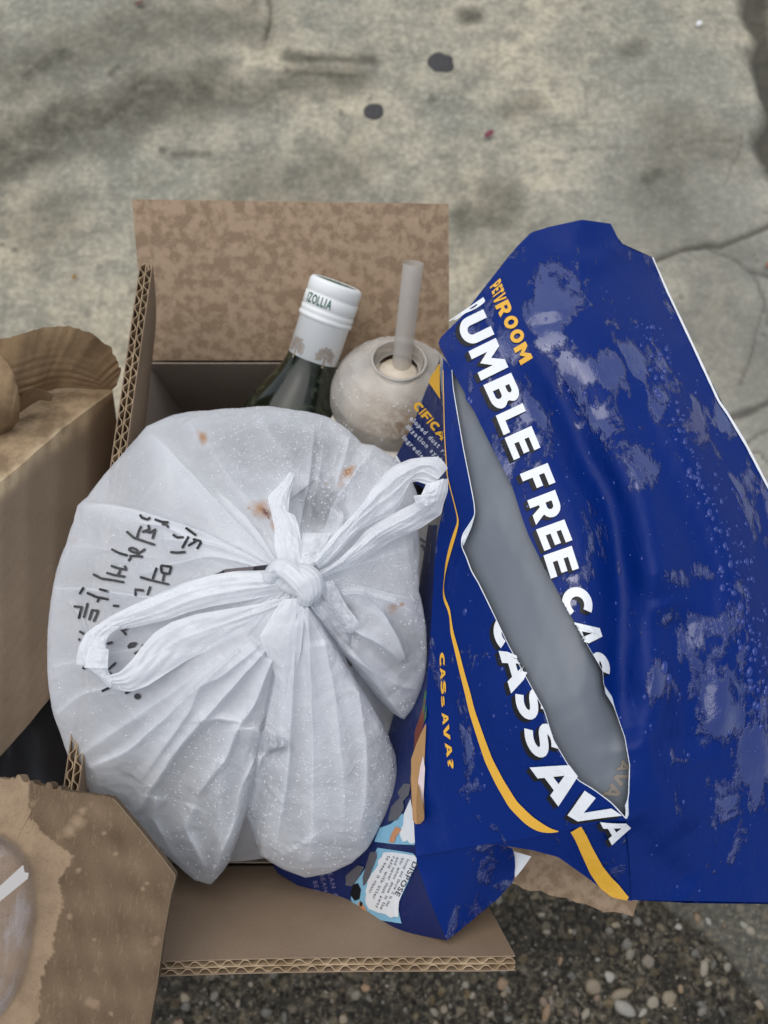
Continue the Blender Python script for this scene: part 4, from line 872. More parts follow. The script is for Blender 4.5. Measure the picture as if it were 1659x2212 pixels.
ha = [D9(x) for x in [(1060, 485, .296), (1008, 600, .296), (930, 602, .297), (965, 700, .299), (1025, 724, .300)]]; hb = [D9(x) for x in [(1235, 430, .294), (1210, 520, .294), (1195, 590, .295), (1165, 660, .297), (1110, 700, .299)]]
sheet('handle_end', ha, hb, MT['bag2'], bag, 30, 20, .0016, 2, 22)
# ears and tails gathered out of the knot
D6 = lambda x: (497.7+x[0]*.2, 1023+x[1]*.2, x[2])
sheet('gathered_fold', [D6(x) for x in [(545, 1010, .296), (475, 800, .299), (478, 600, .302), (440, 420, .304), (400, 250, .306), (520, 130, .308), (640, -20, .311)]], [D6(x) for x in [(830, 1060, .297), (770, 750, .300), (735, 560, .302), (690, 440, .304), (625, 420, .305), (640, 230, .307), (705, 10, .311)]], MT['bag2'], bag, 60, 26, .0024, 3, 31, .003)
sheet('gathered_fold', [D6(x) for x in [(700, 1050, .297), (740, 850, .299), (770, 700, .303), (780, 640, .306)]], [D6(x) for x in [(870, 1050, .297), (960, 900, .300), (1040, 740, .304), (1085, 640, .307)]], MT['bag2'], bag, 40, 20, .0018, 3, 33, .003)
D7 = lambda x: (387+x[0]*.2667, 1299.6+x[1]*.2667, x[2])
sheet('gathered_fold', [D7(x) for x in [(840, -20, .297), (770, 80, .298), (650, 278, .302), (720, 450, .308), (800, 660, .315), (818, 900, .324), (802, 1190, .334)]], [D7(x) for x in [(985, -30, .297), (1010, 60, .297), (1006, 200, .299), (985, 400, .305), (945, 600, .313), (905, 950, .325), (890, 1150, .334)]], MT['bag2'], bag, 70, 26, .0012, 1, 35, .0045)
sheet('gathered_fold', [D6(x) for x in [(960, 1180, .299), (1005, 1330, .304), (1060, 1430, .308), (1220, 1590, .313), (1180, 1690, .316), (1290, 1725, .318)]], [D6(x) for x in [(1100, 1150, .300), (1190, 1310, .305), (1270, 1450, .309), (1395, 1610, .313), (1390, 1660, .315), (1330, 1720, .318)]], MT['bag2'], bag, 50, 22, .0018, 2, 37, .003)
# knot: two wraps of twisted film
kp = [(582, 1252, .2985), (590, 1236, .2965), (606, 1226, .2945), (626, 1236, .293), (648, 1258, .2925), (664, 1282, .2945), (658, 1298, .298)]
kq = byindex(kp, 40, 3); V, Fc = tube_mesh(atz(kq[:, 0], kq[:, 1], H-kq[:, 2]), .0031*(1+.25*np.sin(np.linspace(.2, 2.9, 40))), 48, .07, 1); mesh('knot', V, Fc, MT['bag2'], bag)
kp = [(604, 1262, .3005), (622, 1248, .299), (640, 1240, .296), (660, 1243, .294), (674, 1254, .2935), (676, 1272, .295), (668, 1290, .299)]
kq = byindex(kp, 40, 3); V, Fc = tube_mesh(atz(kq[:, 0], kq[:, 1], H-kq[:, 2]), .0034*(1+.3*np.sin(np.linspace(.2, 2.9, 40))), 48, .07, 2); mesh('knot', V, Fc, MT['bag2'], bag)
kp = [(600, 1256, .300), (625, 1266, .299), (650, 1278, .299), (664, 1292, .301)]
kq = byindex(kp, 24, 2); V, Fc = tube_mesh(atz(kq[:, 0], kq[:, 1], H-kq[:, 2]), .0027, 40, .08, 3); mesh('knot', V, Fc, MT['bag2'], bag)

# marker writing
DW = lambda p: (110.6+p[0]*.225, 1050.7+p[1]*.225)
STK = [[(850, 270), (870, 300), (920, 318), (952, 300)], [(990, 315), (1060, 340), (1128, 345)], [(1085, 345), (1065, 372)], [(1128, 395), (1105, 370), (1060, 355)],
 [(930, 370), (942, 410), (870, 440)], [(1005, 410), (950, 442), (880, 428)], [(1000, 410), (970, 505)], [(865, 380), (840, 430), (822, 492)], [(720, 430), (790, 492), (900, 530), (1000, 562)],
 [(575, 600), (650, 640), (735, 665)], [(740, 600), (780, 588), (832, 615), (822, 640), (765, 622), (740, 600)], [(905, 600), (820, 655)], [(750, 668), (820, 668), (882, 676)], [(765, 680), (740, 718)],
 [(570, 760), (640, 785), (722, 800), (702, 758)], [(665, 800), (640, 852)], [(528, 828), (600, 850), (712, 868)], [(398, 840), (480, 885), (600, 902), (702, 922)],
 [(1050, 758), (1152, 772), (1132, 842), (1060, 828), (1050, 758)], [(1012, 778), (972, 892)], [(850, 870), (960, 902), (1135, 942)], [(1085, 842), (1070, 912)],
 [(800, 988), (892, 1000)], [(808, 990), (810, 1052)], [(952, 958), (922, 1045)], [(312, 968), (270, 1035)], [(340, 1020), (430, 1062), (552, 1086)], [(465, 1062), (440, 1112)], [(458, 985), (552, 1010)],
 [(215, 1150), (295, 1160)], [(295, 1150), (262, 1272)], [(350, 1118), (312, 1262)], [(380, 1188), (452, 1195), (405, 1302)], [(392, 1190), (362, 1285)], [(590, 1145), (652, 1150)],
 [(660, 1360), (690, 1390), (722, 1428)], [(742, 1345), (700, 1382)], [(268, 1390), (315, 1418)], [(258, 1470), (280, 1470)], [(528, 1512), (592, 1495)], [(735, 1545), (760, 1512), (818, 1505), (792, 1535), (735, 1545)], [(868, 1525), (910, 1532)], [(798, 1608), (872, 1570)],
 [(545, 1762), (622, 1692)], [(540, 1780), (582, 1806)], [(298, 1740), (328, 1752)], [(485, 1968), (562, 1930)], [(708, 1990), (765, 1962)],
 [(1165, 460), (1210, 490), (1272, 488)], [(1320, 478), (1285, 540), (1255, 595)], [(1288, 395), (1392, 472)], [(1365, 498), (1382, 530), (1312, 572)], [(1442, 530), (1398, 602)], [(1442, 528), (1370, 508)], [(1140, 630), (1210, 636), (1290, 630)]]
pr = []
def onbag(Q): return atz(Q[:, 0], Q[:, 1], bag_z(Q[:, 0], Q[:, 1])+.0007)
for i, s_ in enumerate(STK):
    P_ = resample([DW(p) for p in s_], 8*len(s_)+4, 2); w = 5.4+.9*wob(np.arange(len(P_))*.6, 0*np.arange(len(P_)), i, 1.2)
    w[0] *= .55; w[-1] *= .45
    pr.append(ribbon2(P_, w, onbag))
c_ = DW((828, 2017)); t_ = np.linspace(0, 2*math.pi, 17)[:-1]; pr.append((onbag(np.stack([c_[0]+7.5*np.cos(t_), c_[1]+6.5*np.sin(t_)], -1)), [list(range(16))]))
mesh('marker_writing', *merge(pr), MT['ink'], bag, smooth=False)

# rain drops
def drops(name, pts, nrm, rad, mat, parent, flat=.62, el=None):
    seg = 8; V, Fc, o = [], [], 0
    lat = [(0.0, 1.0), (.55, .83), (.88, .45), (1.0, -.12)]
    for i, (p, n_, r) in enumerate(zip(pts, nrm, rad)):
        a = np.cross(n_, (.3, .9, .1)); a /= np.linalg.norm(a); b = np.cross(n_, a); k = 1.0 if el is None else el[i]
        ring = [p+n_*r*flat]
        th = np.arange(seg)/seg*2*math.pi+i
        for rr, hh in lat[1:]:
            ring += list(p+np.outer(np.cos(th)*rr*r, a)+np.outer(np.sin(th)*rr*r*k, b)+n_*(hh*r*flat))
        V.append(np.array(ring)); Fc += [[o, o+1+j, o+1+(j+1) % seg] for j in range(seg)]
        for q in range(2): Fc += [[o+1+q*seg+j, o+1+(q+1)*seg+j, o+1+(q+1)*seg+(j+1) % seg, o+1+q*seg+(j+1) % seg] for j in range(seg)]
        o += 1+3*seg
    ob = mesh(name, np.concatenate(V), Fc, mat, parent); ob['kind'] = 'stuff'; return ob
def normals_of(fn, u, v, e=1.5):
    p = fn(u, v); a = fn(u+e, v)-p; b = fn(u, v+e)-p; n_ = np.cross(b, a); n_ /= np.linalg.norm(n_, axis=1)[:, None]
    cam_ = np.array([0, 0, H])-p; n_ *= np.sign((n_*cam_).sum(1))[:, None]; return p, n_
mdw = M('rain_drop'); mdw.set(Base_Color=(.93, .94, .96), Roughness=.10, Specular_IOR_Level=.5)
trn = mdw.n('BsdfTransparent'); mxx = mdw.n('MixShader'); mxx.inputs[0].default_value = .30
mdw.l(trn.outputs[0], mxx.inputs[1]); mdw.l(mdw.p.outputs[0], mxx.inputs[2]); mdw.l(mxx.outputs[0], mdw.out.inputs[0])
n_d = 26000
a_ = rng.uniform(-math.pi, math.pi, n_d); q_ = np.sqrt(rng.uniform(.03, .985, n_d)); u_, v_ = KU+q_*per(a_, orr)*np.cos(a_), KV+q_*per(a_, orr)*np.sin(a_)
den = .10+.75*np.clip((v_-1480)/170, 0, 1)*np.clip((u_-330)/120, 0, 1)+.5*np.clip((1150-v_)/120, 0, 1)*np.clip((u_-430)/150, 0, 1)+.12*wob(u_*.015, v_*.015, 4, 1)
den *= np.clip(np.hypot(u_-KU, v_-KV)/90-.4, 0, 1)
keep = (rng.random(n_d) < den) & ~inpoly(u_, v_, HOLE); u_, v_ = u_[keep], v_[keep]
p_, nn_ = normals_of(lambda a, b: atz(a, b, bag_z(a, b)), u_, v_)
rr_ = .00016+.00056*rng.random(len(u_))**3.4
drops('rain_drops', p_, nn_, rr_, mdw.m, bag)
# condensation and rain on the dome lid
dn = 260; dth = rng.uniform(0, 2*math.pi, dn); dq = rng.integers(24, 60, dn); pr_ = P_cup[dq]; pn = P_cup[dq+1]-P_cup[dq-1]
lp = np.stack([pr_[:, 0]*np.cos(dth), pr_[:, 0]*np.sin(dth), pr_[:, 1]], -1); ln = np.stack([pn[:, 1]*np.cos(dth), pn[:, 1]*np.sin(dth), -pn[:, 0]], -1); ln /= np.linalg.norm(ln, axis=1)[:, None]
wp = orient(lp, cr, cax); wn_ = orient(ln, (0, 0, 0), cax); wn_ *= np.sign((wn_*(wp-(cr-cax*.02))).sum(1))[:, None]
drops('rain_drops', wp, wn_, .0003+.0007*rng.random(dn)**2, mdw.m, cup)
# drops on the handles
pts, nrm = [], []
for R in sh_:
    k_ = int(R.shape[0]*R.shape[1]/42); i = rng.integers(2, R.shape[0]-3, k_); j = rng.integers(2, R.shape[1]-3, k_)
    p = R[i, j]; a = R[i+1, j]-p; b = R[i, j+1]-p; n_ = np.cross(a, b); n_ /= np.maximum(1e-9, np.linalg.norm(n_, axis=1))[:, None]; n_ *= np.sign((n_*(np.array([0, 0, H])-p)).sum(1))[:, None]
    pts.append(p); nrm.append(n_)
pts, nrm = np.concatenate(pts), np.concatenate(nrm)
drops('rain_drops', pts, nrm, .0002+.0005*rng.random(len(pts))**2, mdw.m, bag)

# ------------------------------------------------------------------ food container inside the bag
cb = atz(470, 1270, H-.345); 
cont = empty('food_container', (-.066, .052, ZH+.010), 'brown takeaway bowl with a clear lid seen through the gap in the bag', 'container')
V, Fc = lathe([(0, 0), (.045, 0), (.048, .002), (.060, .078), (.062, .080), (.060, .082), (.058, .079)], 56); mesh('bowl', V+np.array([-.066, .052, ZH+.010]), Fc, mat_simple('bowl_plastic', (.10, .07, .055), .4), cont)
V, Fc = lathe([(.061, .083), (.0595, .0845), (.055, .0845), (.053, .082), (0, .082)], 56); mesh('lid', V+np.array([-.066, .052, ZH+.010]), Fc, mat_simple('lid_plastic', (.10, .10, .11), .25), cont)
mesh('lid_tab', atz(np.array([486, 548, 546, 484]), np.array([1224, 1222, 1240, 1243]), ZH+.0955), [[0, 1, 2, 3]], mat_simple('clear_tab', (.40, .34, .33), .25), cont)

# ------------------------------------------------------------------ blue litter bag
TL = [(976, 799), (979, 839), (989, 899), (1001, 969), (1013, 1029), (1024, 1086), (1026, 1112), (1014, 1133), (1003, 1148), (997, 1162), (997, 1181), (1007, 1202), (1018, 1233), (1034, 1260), (1055, 1303), (1099, 1395), (1142, 1473), (1176, 1535), (1186, 1569), (1195, 1598), (1224, 1647), (1248, 1685), (1282, 1705), (1321, 1734), (1352, 1768)]   # left lip of the tear
TR = [(976, 799), (1005, 851), (1006, 862), (1020, 880), (1039, 919), (1069, 979), (1106, 1049), (1128, 1119), (1142, 1157), (1176, 1226), (1200, 1268), (1215, 1299), (1245, 1350), (1273, 1400), (1302, 1449), (1304, 1478), (1328, 1531), (1350, 1594), (1360, 1652), (1358, 1714), (1353, 1748), (1352, 1768)]   # right lip
LS = [(957, 772), (957, 850), (957, 939), (965, 1009), (964, 1078), (949, 1134), (940, 1191), (936, 1266), (932, 1341), (927, 1416), (922, 1491), (915, 1560), (904, 1640), (895, 1720), (895, 1782), (898, 1850)]
TEAR = TL+TR[::-1]
CT = [(1258, 475, .372), (1410, 556, .385), (1120, 529, .375), (1186, 490, .373), (949, 732, .352), (1300, 700, .345), (1500, 800, .352), (1659, 1051, .338), (1850, 1400, .335), (1659, 1500, .305), (1500, 1200, .304), (1850, 1953, .325), (1659, 1953, .305), (1500, 1400, .290), (1500, 1700, .290), (1364, 1944, .296), (1352, 1770, .281), (976, 799, .345), (1026, 1109, .318), (1100, 900, .328), (1200, 1268, .293), (936, 1266, .333), (924, 1491, .324), (898, 1850, .312), (1050, 1500, .300), (1150, 1700, .290), (1050, 1800, .302), (957, 772, .350), (965, 1009, .335)]
dbase = rbf(CT)
BF = [([(1140, 730), (1220, 877), (1268, 998), (1321, 1080), (1342, 1264), (1335, 1500), (1350, 1640)], -.0115, 52, 44), ([(1395, 760), (1500, 1010), (1570, 1160), (1630, 1380), (1659, 1600), (1680, 1800)], .0055, 44, 44), ([(1290, 900), (1380, 1100), (1430, 1300)], .0050, 60, 50),
      ([(1410, 560), (1440, 640), (1490, 745)], -.003, 30, 30), ([(1340, 524), (1300, 560), (1230, 570)], .002, 30, 20), ([(1440, 1300), (1480, 1480), (1480, 1650)], -.0065, 55, 50), ([(1120, 530), (1180, 600), (1200, 700)], .002, 40, 40), ([(1040, 620), (1090, 590)], .002, 30, 20),
      ([(1352, 1768), (1400, 1850), (1500, 1920)], -.003, 40, 40), ([(1002, 1148), (975, 1220), (962, 1300)], .0025, 10, 10), ([(1380, 1560), (1420, 1700), (1500, 1800)], .003, 30, 60), ([(1560, 1250), (1570, 1450), (1560, 1620)], .002, 30, 30)]
def dfront(u, v):
    u = np.asarray(u, float); v = np.asarray(v, float); d = dbase(u, v)
    for i, (p, a, wl, wr) in enumerate(BF):
        q, t = polydist(u, v, resample(p, 20, 1)); w = np.where(q < 0, wl, wr); d = d-a*np.exp(-(np.abs(q)/w)**2)*np.clip(np.sin(math.pi*np.clip(t, .02, .98))*2.2, 0, 1)
    return d-.0013*crump(u*.0075, v*.0075, 81, 1)-.00035*crump(u*.026, v*.026, 82, 1)-.0010*wob(u*.012, v*.012, 91, 1)-.0005*wob(u*.035, v*.035, 92, 1)-.00022*wob(u*.1, v*.1, 93, 1)
def front(u, v, lift=0.0): return at(u, v, dfront(u, v)-lift)
bo = at(1150, 1400, .42)
blue = empty('litter_bag', (.07, .06, .02), 'large wet blue and yellow pet litter bag torn open at the right of the box', 'litter bag')
def patch(name, A, B, mat, parent, n, m, fn=front, idx=True, ease=None):
    A, B = (byindex(A, n, 1), byindex(B, n, 1)) if idx else (resample(A, n), resample(B, n))
    s_ = np.linspace(0, 1, m)[:, None, None]; Q = A[None]*(1-s_)+B[None]*s_
    return mesh(name, fn(Q[..., 0], Q[..., 1]).reshape(-1, 3), gridfaces(m, n), mat, parent), Q
# right-hand piece of the front panel
RA = resample([(1255, 475), (1186, 490), (1147, 502), (1120, 529), (1099, 553), (1050, 616), (997, 684), (951, 730), (947, 741), (953, 756)]+TR+[(1353, 1790), (1360, 1860), (1364, 1944)], 260)
RB = resample([(1262, 475), (1319, 483), (1340, 524), (1369, 541), (1410, 556), (1442, 630), (1495, 742), (1553, 867), (1572, 894), (1611, 959), (1659, 1051), (1760, 1240), (1850, 1500), (1850, 1800), (1840, 1953)], 260)
# pair the edges so rows stay short: match by a common row value
def pair(A, B, ka, kb, n):
    la = np.r_[0, np.cumsum(np.linalg.norm(np.diff(A, axis=0), axis=1))]; lb = np.r_[0, np.cumsum(np.linalg.norm(np.diff(B, axis=0), axis=1))]
    t = np.linspace(0, 1, n); ta = np.interp(t, *ka)*la[-1]; tb = np.interp(t, *kb)*lb[-1]
    return np.stack([np.interp(ta, la, A[:, k]) for k in (0, 1)], -1), np.stack([np.interp(tb, lb, B[:, k]) for k in (0, 1)], -1)
A_, B_ = pair(RA, RB, ([0, 1], [0, 1]), ([0, .3, .7, 1], [0, .24, .62, 1]), 300)
s_ = np.linspace(0, 1, 150)[:, None, None]; QR = A_[None]*(1-s_)+B_[None]*s_
QR[-1, :, 1] = B_[:, 1]
# straight bottom hem: bend the last rows onto the measured lower outline
def wet_sheen_map(u, v):  # gloss blobs placed as sky reflections on the wet film
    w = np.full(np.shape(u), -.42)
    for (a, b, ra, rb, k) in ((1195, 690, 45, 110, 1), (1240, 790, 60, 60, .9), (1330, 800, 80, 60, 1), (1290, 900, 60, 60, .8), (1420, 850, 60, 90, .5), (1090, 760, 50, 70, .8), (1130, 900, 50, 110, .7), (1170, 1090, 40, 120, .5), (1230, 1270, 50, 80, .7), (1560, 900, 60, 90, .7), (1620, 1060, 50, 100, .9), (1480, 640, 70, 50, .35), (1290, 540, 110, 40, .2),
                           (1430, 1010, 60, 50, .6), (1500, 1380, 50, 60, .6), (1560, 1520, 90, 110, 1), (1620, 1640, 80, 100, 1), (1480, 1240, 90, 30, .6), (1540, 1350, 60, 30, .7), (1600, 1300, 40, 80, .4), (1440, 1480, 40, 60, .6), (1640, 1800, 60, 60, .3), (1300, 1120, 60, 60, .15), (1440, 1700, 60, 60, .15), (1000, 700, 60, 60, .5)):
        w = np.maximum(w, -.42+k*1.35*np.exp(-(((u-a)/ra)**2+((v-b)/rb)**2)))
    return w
fr_panel = mesh('front_panel', front(QR[..., 0], QR[..., 1]).reshape(-1, 3), gridfaces(150, 300), MT['blue_wet'], blue, attrs={'wet_sheen': wet_sheen_map(QR[..., 0], QR[..., 1]).ravel()})
# left-hand piece, between the fold and the tear
LA = resample(LS+[(965, 1838), (1065, 1821), (1130, 1812), (1205, 1798), (1290, 1778), (1352, 1772)], 240)
LB = resample(TL, 240)
A_, B_ = pair(LA, LB, ([0, .58, .7, 1], [0, .70, .73, 1]), ([0, .58, .7, 1], [0, .62, .72, 1]), 260)
s_ = np.linspace(0, 1, 60)[:, None, None]; QL = A_[None]*(1-s_)+B_[None]*s_
mesh('front_panel', front(QL[..., 0], QL[..., 1]).reshape(-1, 3), gridfaces(60, 260), MT['blue_wet'], blue, attrs={'wet_sheen': np.full(QL[..., 0].size, -.22)})
# lower face under the crease
MA = [(1063, 1820), (1130, 1811), (1205, 1797), (1290, 1777), (1345, 1769), (1356, 1770)]; MB = [(1064, 1823), (1147, 1836), (1205, 1851), (1273, 1899), (1321, 1938), (1366, 1946)]
def lowface(u, v): q, _ = polydist(u, v, MA); return at(u, v, dfront(u, v)+.0008+.00006*np.abs(q)*np.clip((1364-u)/120, 0, 1))
patch('bottom_fold', MA, MB, MT['blue'], blue, 80, 24, lowface)
# bottom corner
dt = rbf([(898, 1850, .3125), (1065, 1821, .304), (1110, 1836, .309), (1112, 1865, .315), (1110, 1905, .318), (1025, 1985, .318), (965, 2030, .312), (925, 1935, .311), (1010, 1900, .310)])
def tipf(u, v, lift=0.0): return at(u, v, dt(u, v)+.001-lift-.0006*wob(np.asarray(u)*.03, np.asarray(v)*.03, 95, 1))
patch('bottom_corner', [(898, 1849), (904, 1876), (914, 1905), (925, 1937), (936, 1963), (950, 1996), (962, 2024), (966, 2030)], [(1068, 1818), (1107, 1833), (1112, 1850), (1113, 1872), (1110, 1903), (1075, 1942), (1022, 1986), (968, 2030)], MT['blue'], blue, 70, 40, tipf)
tri = [(1106, 1838), (1148, 1850), (1128, 1878), (1113, 1896)]
mesh('white_corner', at(np.array(tri)[:, 0], np.array(tri)[:, 1], np.array([.318, .320, .3205, .320])), [[0, 1, 2, 3]], MT['white_print'], blue)
# side gusset with the printed comic panels
SA = [(945, 1134), (936, 1266), (927, 1416), (922, 1491), (904, 1640), (895, 1720), (895, 1782), (898, 1850), (914, 1905), (936, 1963), (966, 2031)]
SB = [(925, 1134), (905, 1266), (885, 1416), (865, 1491), (835, 1600), (790, 1680), (720, 1760), (640, 1800), (600, 1845), (590, 1870), (600, 1886)]
ds = rbf([(945, 1134, .332), (936, 1266, .336), (922, 1491, .327), (895, 1720, .318), (898, 1850, .3145), (966, 2030, .3135), (925, 1937, .313), (850, 1500, .362), (790, 1680, .364), (640, 1800, .378), (600, 1886, .376), (747, 1960, .352), (860, 1995, .326), (820, 1800, .340), (760, 1900, .352), (925, 1134, .37)])
def side(u, v, lift=0.0): return at(u, v, ds(u, v)-lift)
A_, B_ = byindex(SA, 120, 1), byindex(SB, 120, 1); s_ = np.linspace(0, 1, 60)[:, None, None]; Q = A_[None]*(1-s_)+B_[None]*s_
Q[..., 1] += (26*np.sin(math.pi*np.linspace(0, 1, 60))**1.0)[:, None]*np.clip((np.arange(120)-100)/19., 0, 1)[None]
mesh('side_gusset', side(Q[..., 0], Q[..., 1]).reshape(-1, 3), gridfaces(60, 120), MT['navy'], blue)
# upper gusset with the text panel
GA = [(949, 770), (955, 850), (957, 939), (965, 1009), (966, 1085)]; GB = [(948, 782), (920, 842), (893, 915), (862, 975), (838, 1010)]
dg_ = rbf([(949, 770, .353), (957, 939, .343), (965, 1009, .338), (966, 1085, .333), (920, 842, .370), (893, 915, .378), (838, 1010, .392), (900, 1000, .372)])
def gus(u, v, lift=0.0): return at(u, v, dg_(u, v)-lift)
patch('text_gusset', GA, GB, MT['navy'], blue, 50, 30, gus)
# bag lining seen through the tear
TLx = [(u-26, v) for u, v in TL]; TRx = [(u+26, v) for u, v in TR]
def inner_(u, v, lift=0.0):
    return at(u, v, dfront(u, v)+.0042-lift)
ml = M('grey_bag_lining'); ml.set(Base_Color=ml.ramp(ml.noise(18, 3, .5), [(.3, (.130, .147, .170)), (.7, (.152, .170, .194))]), Roughness=.33, Specular_IOR_Level=.4); ml.bump(ml.noise(25, 3), .2, .004)
a_, b_ = resample([(960, 780)]+TLx+[(1345, 1790)], 140), resample([(990, 780)]+TRx+[(1375, 1790)], 140)
s_ = np.linspace(0, 1, 40)[:, None, None]; Q = a_[None]*(1-s_)+b_[None]*s_
lin = mesh('lining', inner_(Q[..., 0], Q[..., 1]).reshape(-1, 3), gridfaces(40, 140), ml.m, blue)
pr = []
for ch, b0, b1, up in (('A', (1300, 1718), (1322, 1690), (28, 12)), ('V', (1318, 1690), (1336, 1664), (24, 10)), ('A', (1330, 1664), (1345, 1640), (20, 8))):
    Q2, T = letter(ch, b0, b1, up, .05, 1); pr.append((inner_(Q2[:, 0], Q2[:, 1], .0004), T))
mesh('show_through_print', *merge(pr), mat_simple('faint_tan_print', (.215, .185, .15), .4), lin)
# white cut edges
def edge_ribbon(pts, w, fn, lift, name='cut_edge', n=160, off=0):
    P_ = resample(pts, n, 1); ww = w if np.isscalar(w) else np.interp(np.linspace(0, 1, n), np.linspace(0, 1, len(w)), w)
    return mesh(name, *ribbon2(P_+off, ww*(1+.25*wob(np.arange(n)*.7, 0*np.arange(n), 5, 1.2)), lambda Q: fn(Q[:, 0], Q[:, 1], lift)), MT['cut'], blue)
edge_ribbon(TL, [1.0, 1.6, 1.8, 2.2, 1.2, 1.2, 1.5, 2.2], front, .0006)
edge_ribbon(TR[12:], [.4, .8, 1.0, 1.4, 2.4], front, .0006)
edge_ribbon([(1410, 556), (1442, 630), (1495, 742), (1553, 867), (1572, 894), (1611, 959), (1659, 1051), (1760, 1240), (1850, 1500)], [2.5, 4.5, 5.0, 5.0, 6.5, 7.0, 7.0], front, .0006)
def poly_print(name, polys, mat, fn, lift, parent):
    for p in polys:
        P_ = resample(list(p)+[p[0]], 40)[:-1]; c = P_.mean(0); k = len(P_); rings = [c[None]+(P_-c)*f_ for f_ in (.02, .5, 1.0)]
        Q = np.concatenate(rings); Fq = [[r*k+j, r*k+(j+1) % k, (r+1)*k+(j+1) % k, (r+1)*k+j] for r in range(2) for j in range(k)]+[list(range(k))]
        mesh(name, fn(Q[:, 0], Q[:, 1], lift), Fq, mat, parent, smooth=False)
poly_print('curled_lip', [[(1026, 1114), (1018, 1140), (1004, 1172), (1000, 1180), (997, 1162), (1004, 1148)]], mat_simple('lip_white', (.62, .66, .70), .3), front, .0004, blue)
poly_print('curled_lip', [[(1305, 1480), (1322, 1505), (1330, 1535), (1322, 1520), (1308, 1498)], [(1350, 1740), (1357, 1722), (1358, 1760), (1354, 1770)]], mat_simple('lip_white_2', (.60, .64, .69), .3), front, .0004, blue)

# yellow stripe
C8 = lambda x, y: (857+x*.4833, 1216.6+y*.4833)
C16 = lambda x, y: (885+x*.1875, 1078+y*.1875)
stp = [(*(957, 800), 1.2), (960, 940, 1.6), (966, 1030, 1.8), (*C16(500, 0), 2), (*C16(545, 180), 2.2), (*C16(562, 260), 3.2), (*C16(525, 380), 7), (*C16(470, 560), 7.5), (*C16(425, 740), 5), (*C16(402, 880), 1.6), (*C16(388, 1020), 1.0), (*C16(388, 1110), 3.5), (*C16(412, 1190), 6), (*C16(452, 1270), 5.5), (*C16(468, 1370), 3), (*C16(486, 1540), 7), (*C16(540, 1740), 9), (*C16(600, 1990), 10), (*C16(665, 2230), 12), (*C8(335, 660), 13), (*C8(375, 780), 15), (*C8(410, 880), 17), (*C8(460, 980), 19), (*C8(520, 1080), 21), (*C8(590, 1150), 22), (*C8(640, 1182), 20), (*C8(690, 1198), 9), (*C8(722, 1199), 2)]
P_ = resample(stp, 150, 2); P_[:, 2] = np.maximum(P_[:, 2], .8)
mesh('yellow_stripe', *ribbon2(P_[:, :2], P_[:, 2], lambda Q: front(Q[:, 0], Q[:, 1], .0006)), MT['yellow_print'], blue)
stp = [(*C8(798, 1188), 26), (*C8(820, 1225), 26), (*C8(845, 1280), 27), (*C8(890, 1370), 31), (*C8(930, 1425), 33), (*C8(975, 1465), 30), (*C8(1030, 1498), 8)]
P_ = resample(stp, 60, 1); mesh('yellow_stripe', *ribbon2(P_[:, :2], P_[:, 2], lambda Q: lowface(Q[:, 0], Q[:, 1])+np.array([0, 0, .0009])), MT['yellow_print'], blue)
patch('yellow_stripe', [(948, 786), (940, 800), (931, 812), (926, 826)], [(950, 786), (950, 808), (950, 836), (951, 862)], MT['yellow_print'], blue, 16, 8, lambda u, v: gus(u, v, .0006))

# lettering
def put_letters(name, items, mat, fn, lift, clip=None, off=(0, 0)):
    pr = []
    for Q, T in items:
        Q = Q+np.array(off); T = np.array(T)
        if clip is not None and len(T):
            c = Q[T].mean(1); T = T[~clip(c[:, 0], c[:, 1])]
        if len(T): pr.append((fn(Q[:, 0], Q[:, 1], lift), T.tolist()))
    if pr: return mesh(name, *merge(pr), mat, blue, smooth=False)
clipR = lambda u, v: inpoly(u, v, TEAR+[]) | (polydist(u, v, TR[9:])[0] > 0) & (v > 1240) & (u < 1330)
clipL = lambda u, v: inpoly(u, v, TEAR)
B_ = .055
def S_(ch, b0, b1, up, up1=None): return letter(ch, b0, b1, up, B_, 2, up1)
r1 = [S_('R', (968, 694), (985, 690), (76, -52), (66, -36)), S_('U', (984, 697), (1008, 751), (60, -29)), S_('M', (1012, 759), (1039, 822), (59, -29)), S_('B', (1044, 832), (1070, 889), (60, -27)), S_('L', (1071, 898), (1088, 940), (58, -27)), S_('E', (1090, 946), (1110, 994), (58, -26)),
      S_('F', (1123, 1024), (1140, 1066), (60, -24)), S_('R', (1139, 1081), (1158, 1134), (60, -23)), S_('E', (1158, 1144), (1176, 1190), (61, -22)), S_('E', (1174, 1200), (1190, 1250), (61, -21)), S_('C', (1206, 1276), (1222, 1334), (64, -14), (62, -12)), S_('A', (1222, 1340), (1243, 1404), (66, -6)), S_('S', (1243, 1412), (1262, 1468), (62, -10))]
for k, of in enumerate([(-3, 2.2), (-6, 4.4), (-9, 6.6)]): put_letters('lettering_shadow', r1[1:], MT['black_print'], front, .00030+.00004*(2-k), clipR, of)
put_letters('lettering', r1, MT['white_print'], front, .00062, clipR)
r2 = [S_('C', (1057, 1338), (1076, 1402), (58, -18)), S_('A', (1077, 1406), (1104, 1498), (64, -26)), S_('S', (1106, 1502), (1132, 1562), (62, -28)), S_('S', (1125, 1576), (1154, 1643), (64, -24)), S_('A', (1144, 1658), (1206, 1742), (62, -36), (66, -34)), S_('V', (1196, 1744), (1278, 1792), (67, -36), (66, -30))]
for k, of in enumerate([(-3, 2.2), (-6, 4.4), (-9, 6.6)]): put_letters('lettering_shadow', r2, MT['black_print'], front, .00030+.00004*(2-k), clipL, of)
put_letters('lettering', r2, MT['white_print'], front, .00062, clipL)
r3 = [S_('A', (1296, 1776), (1322, 1826), (44, -10), (54, -24))]
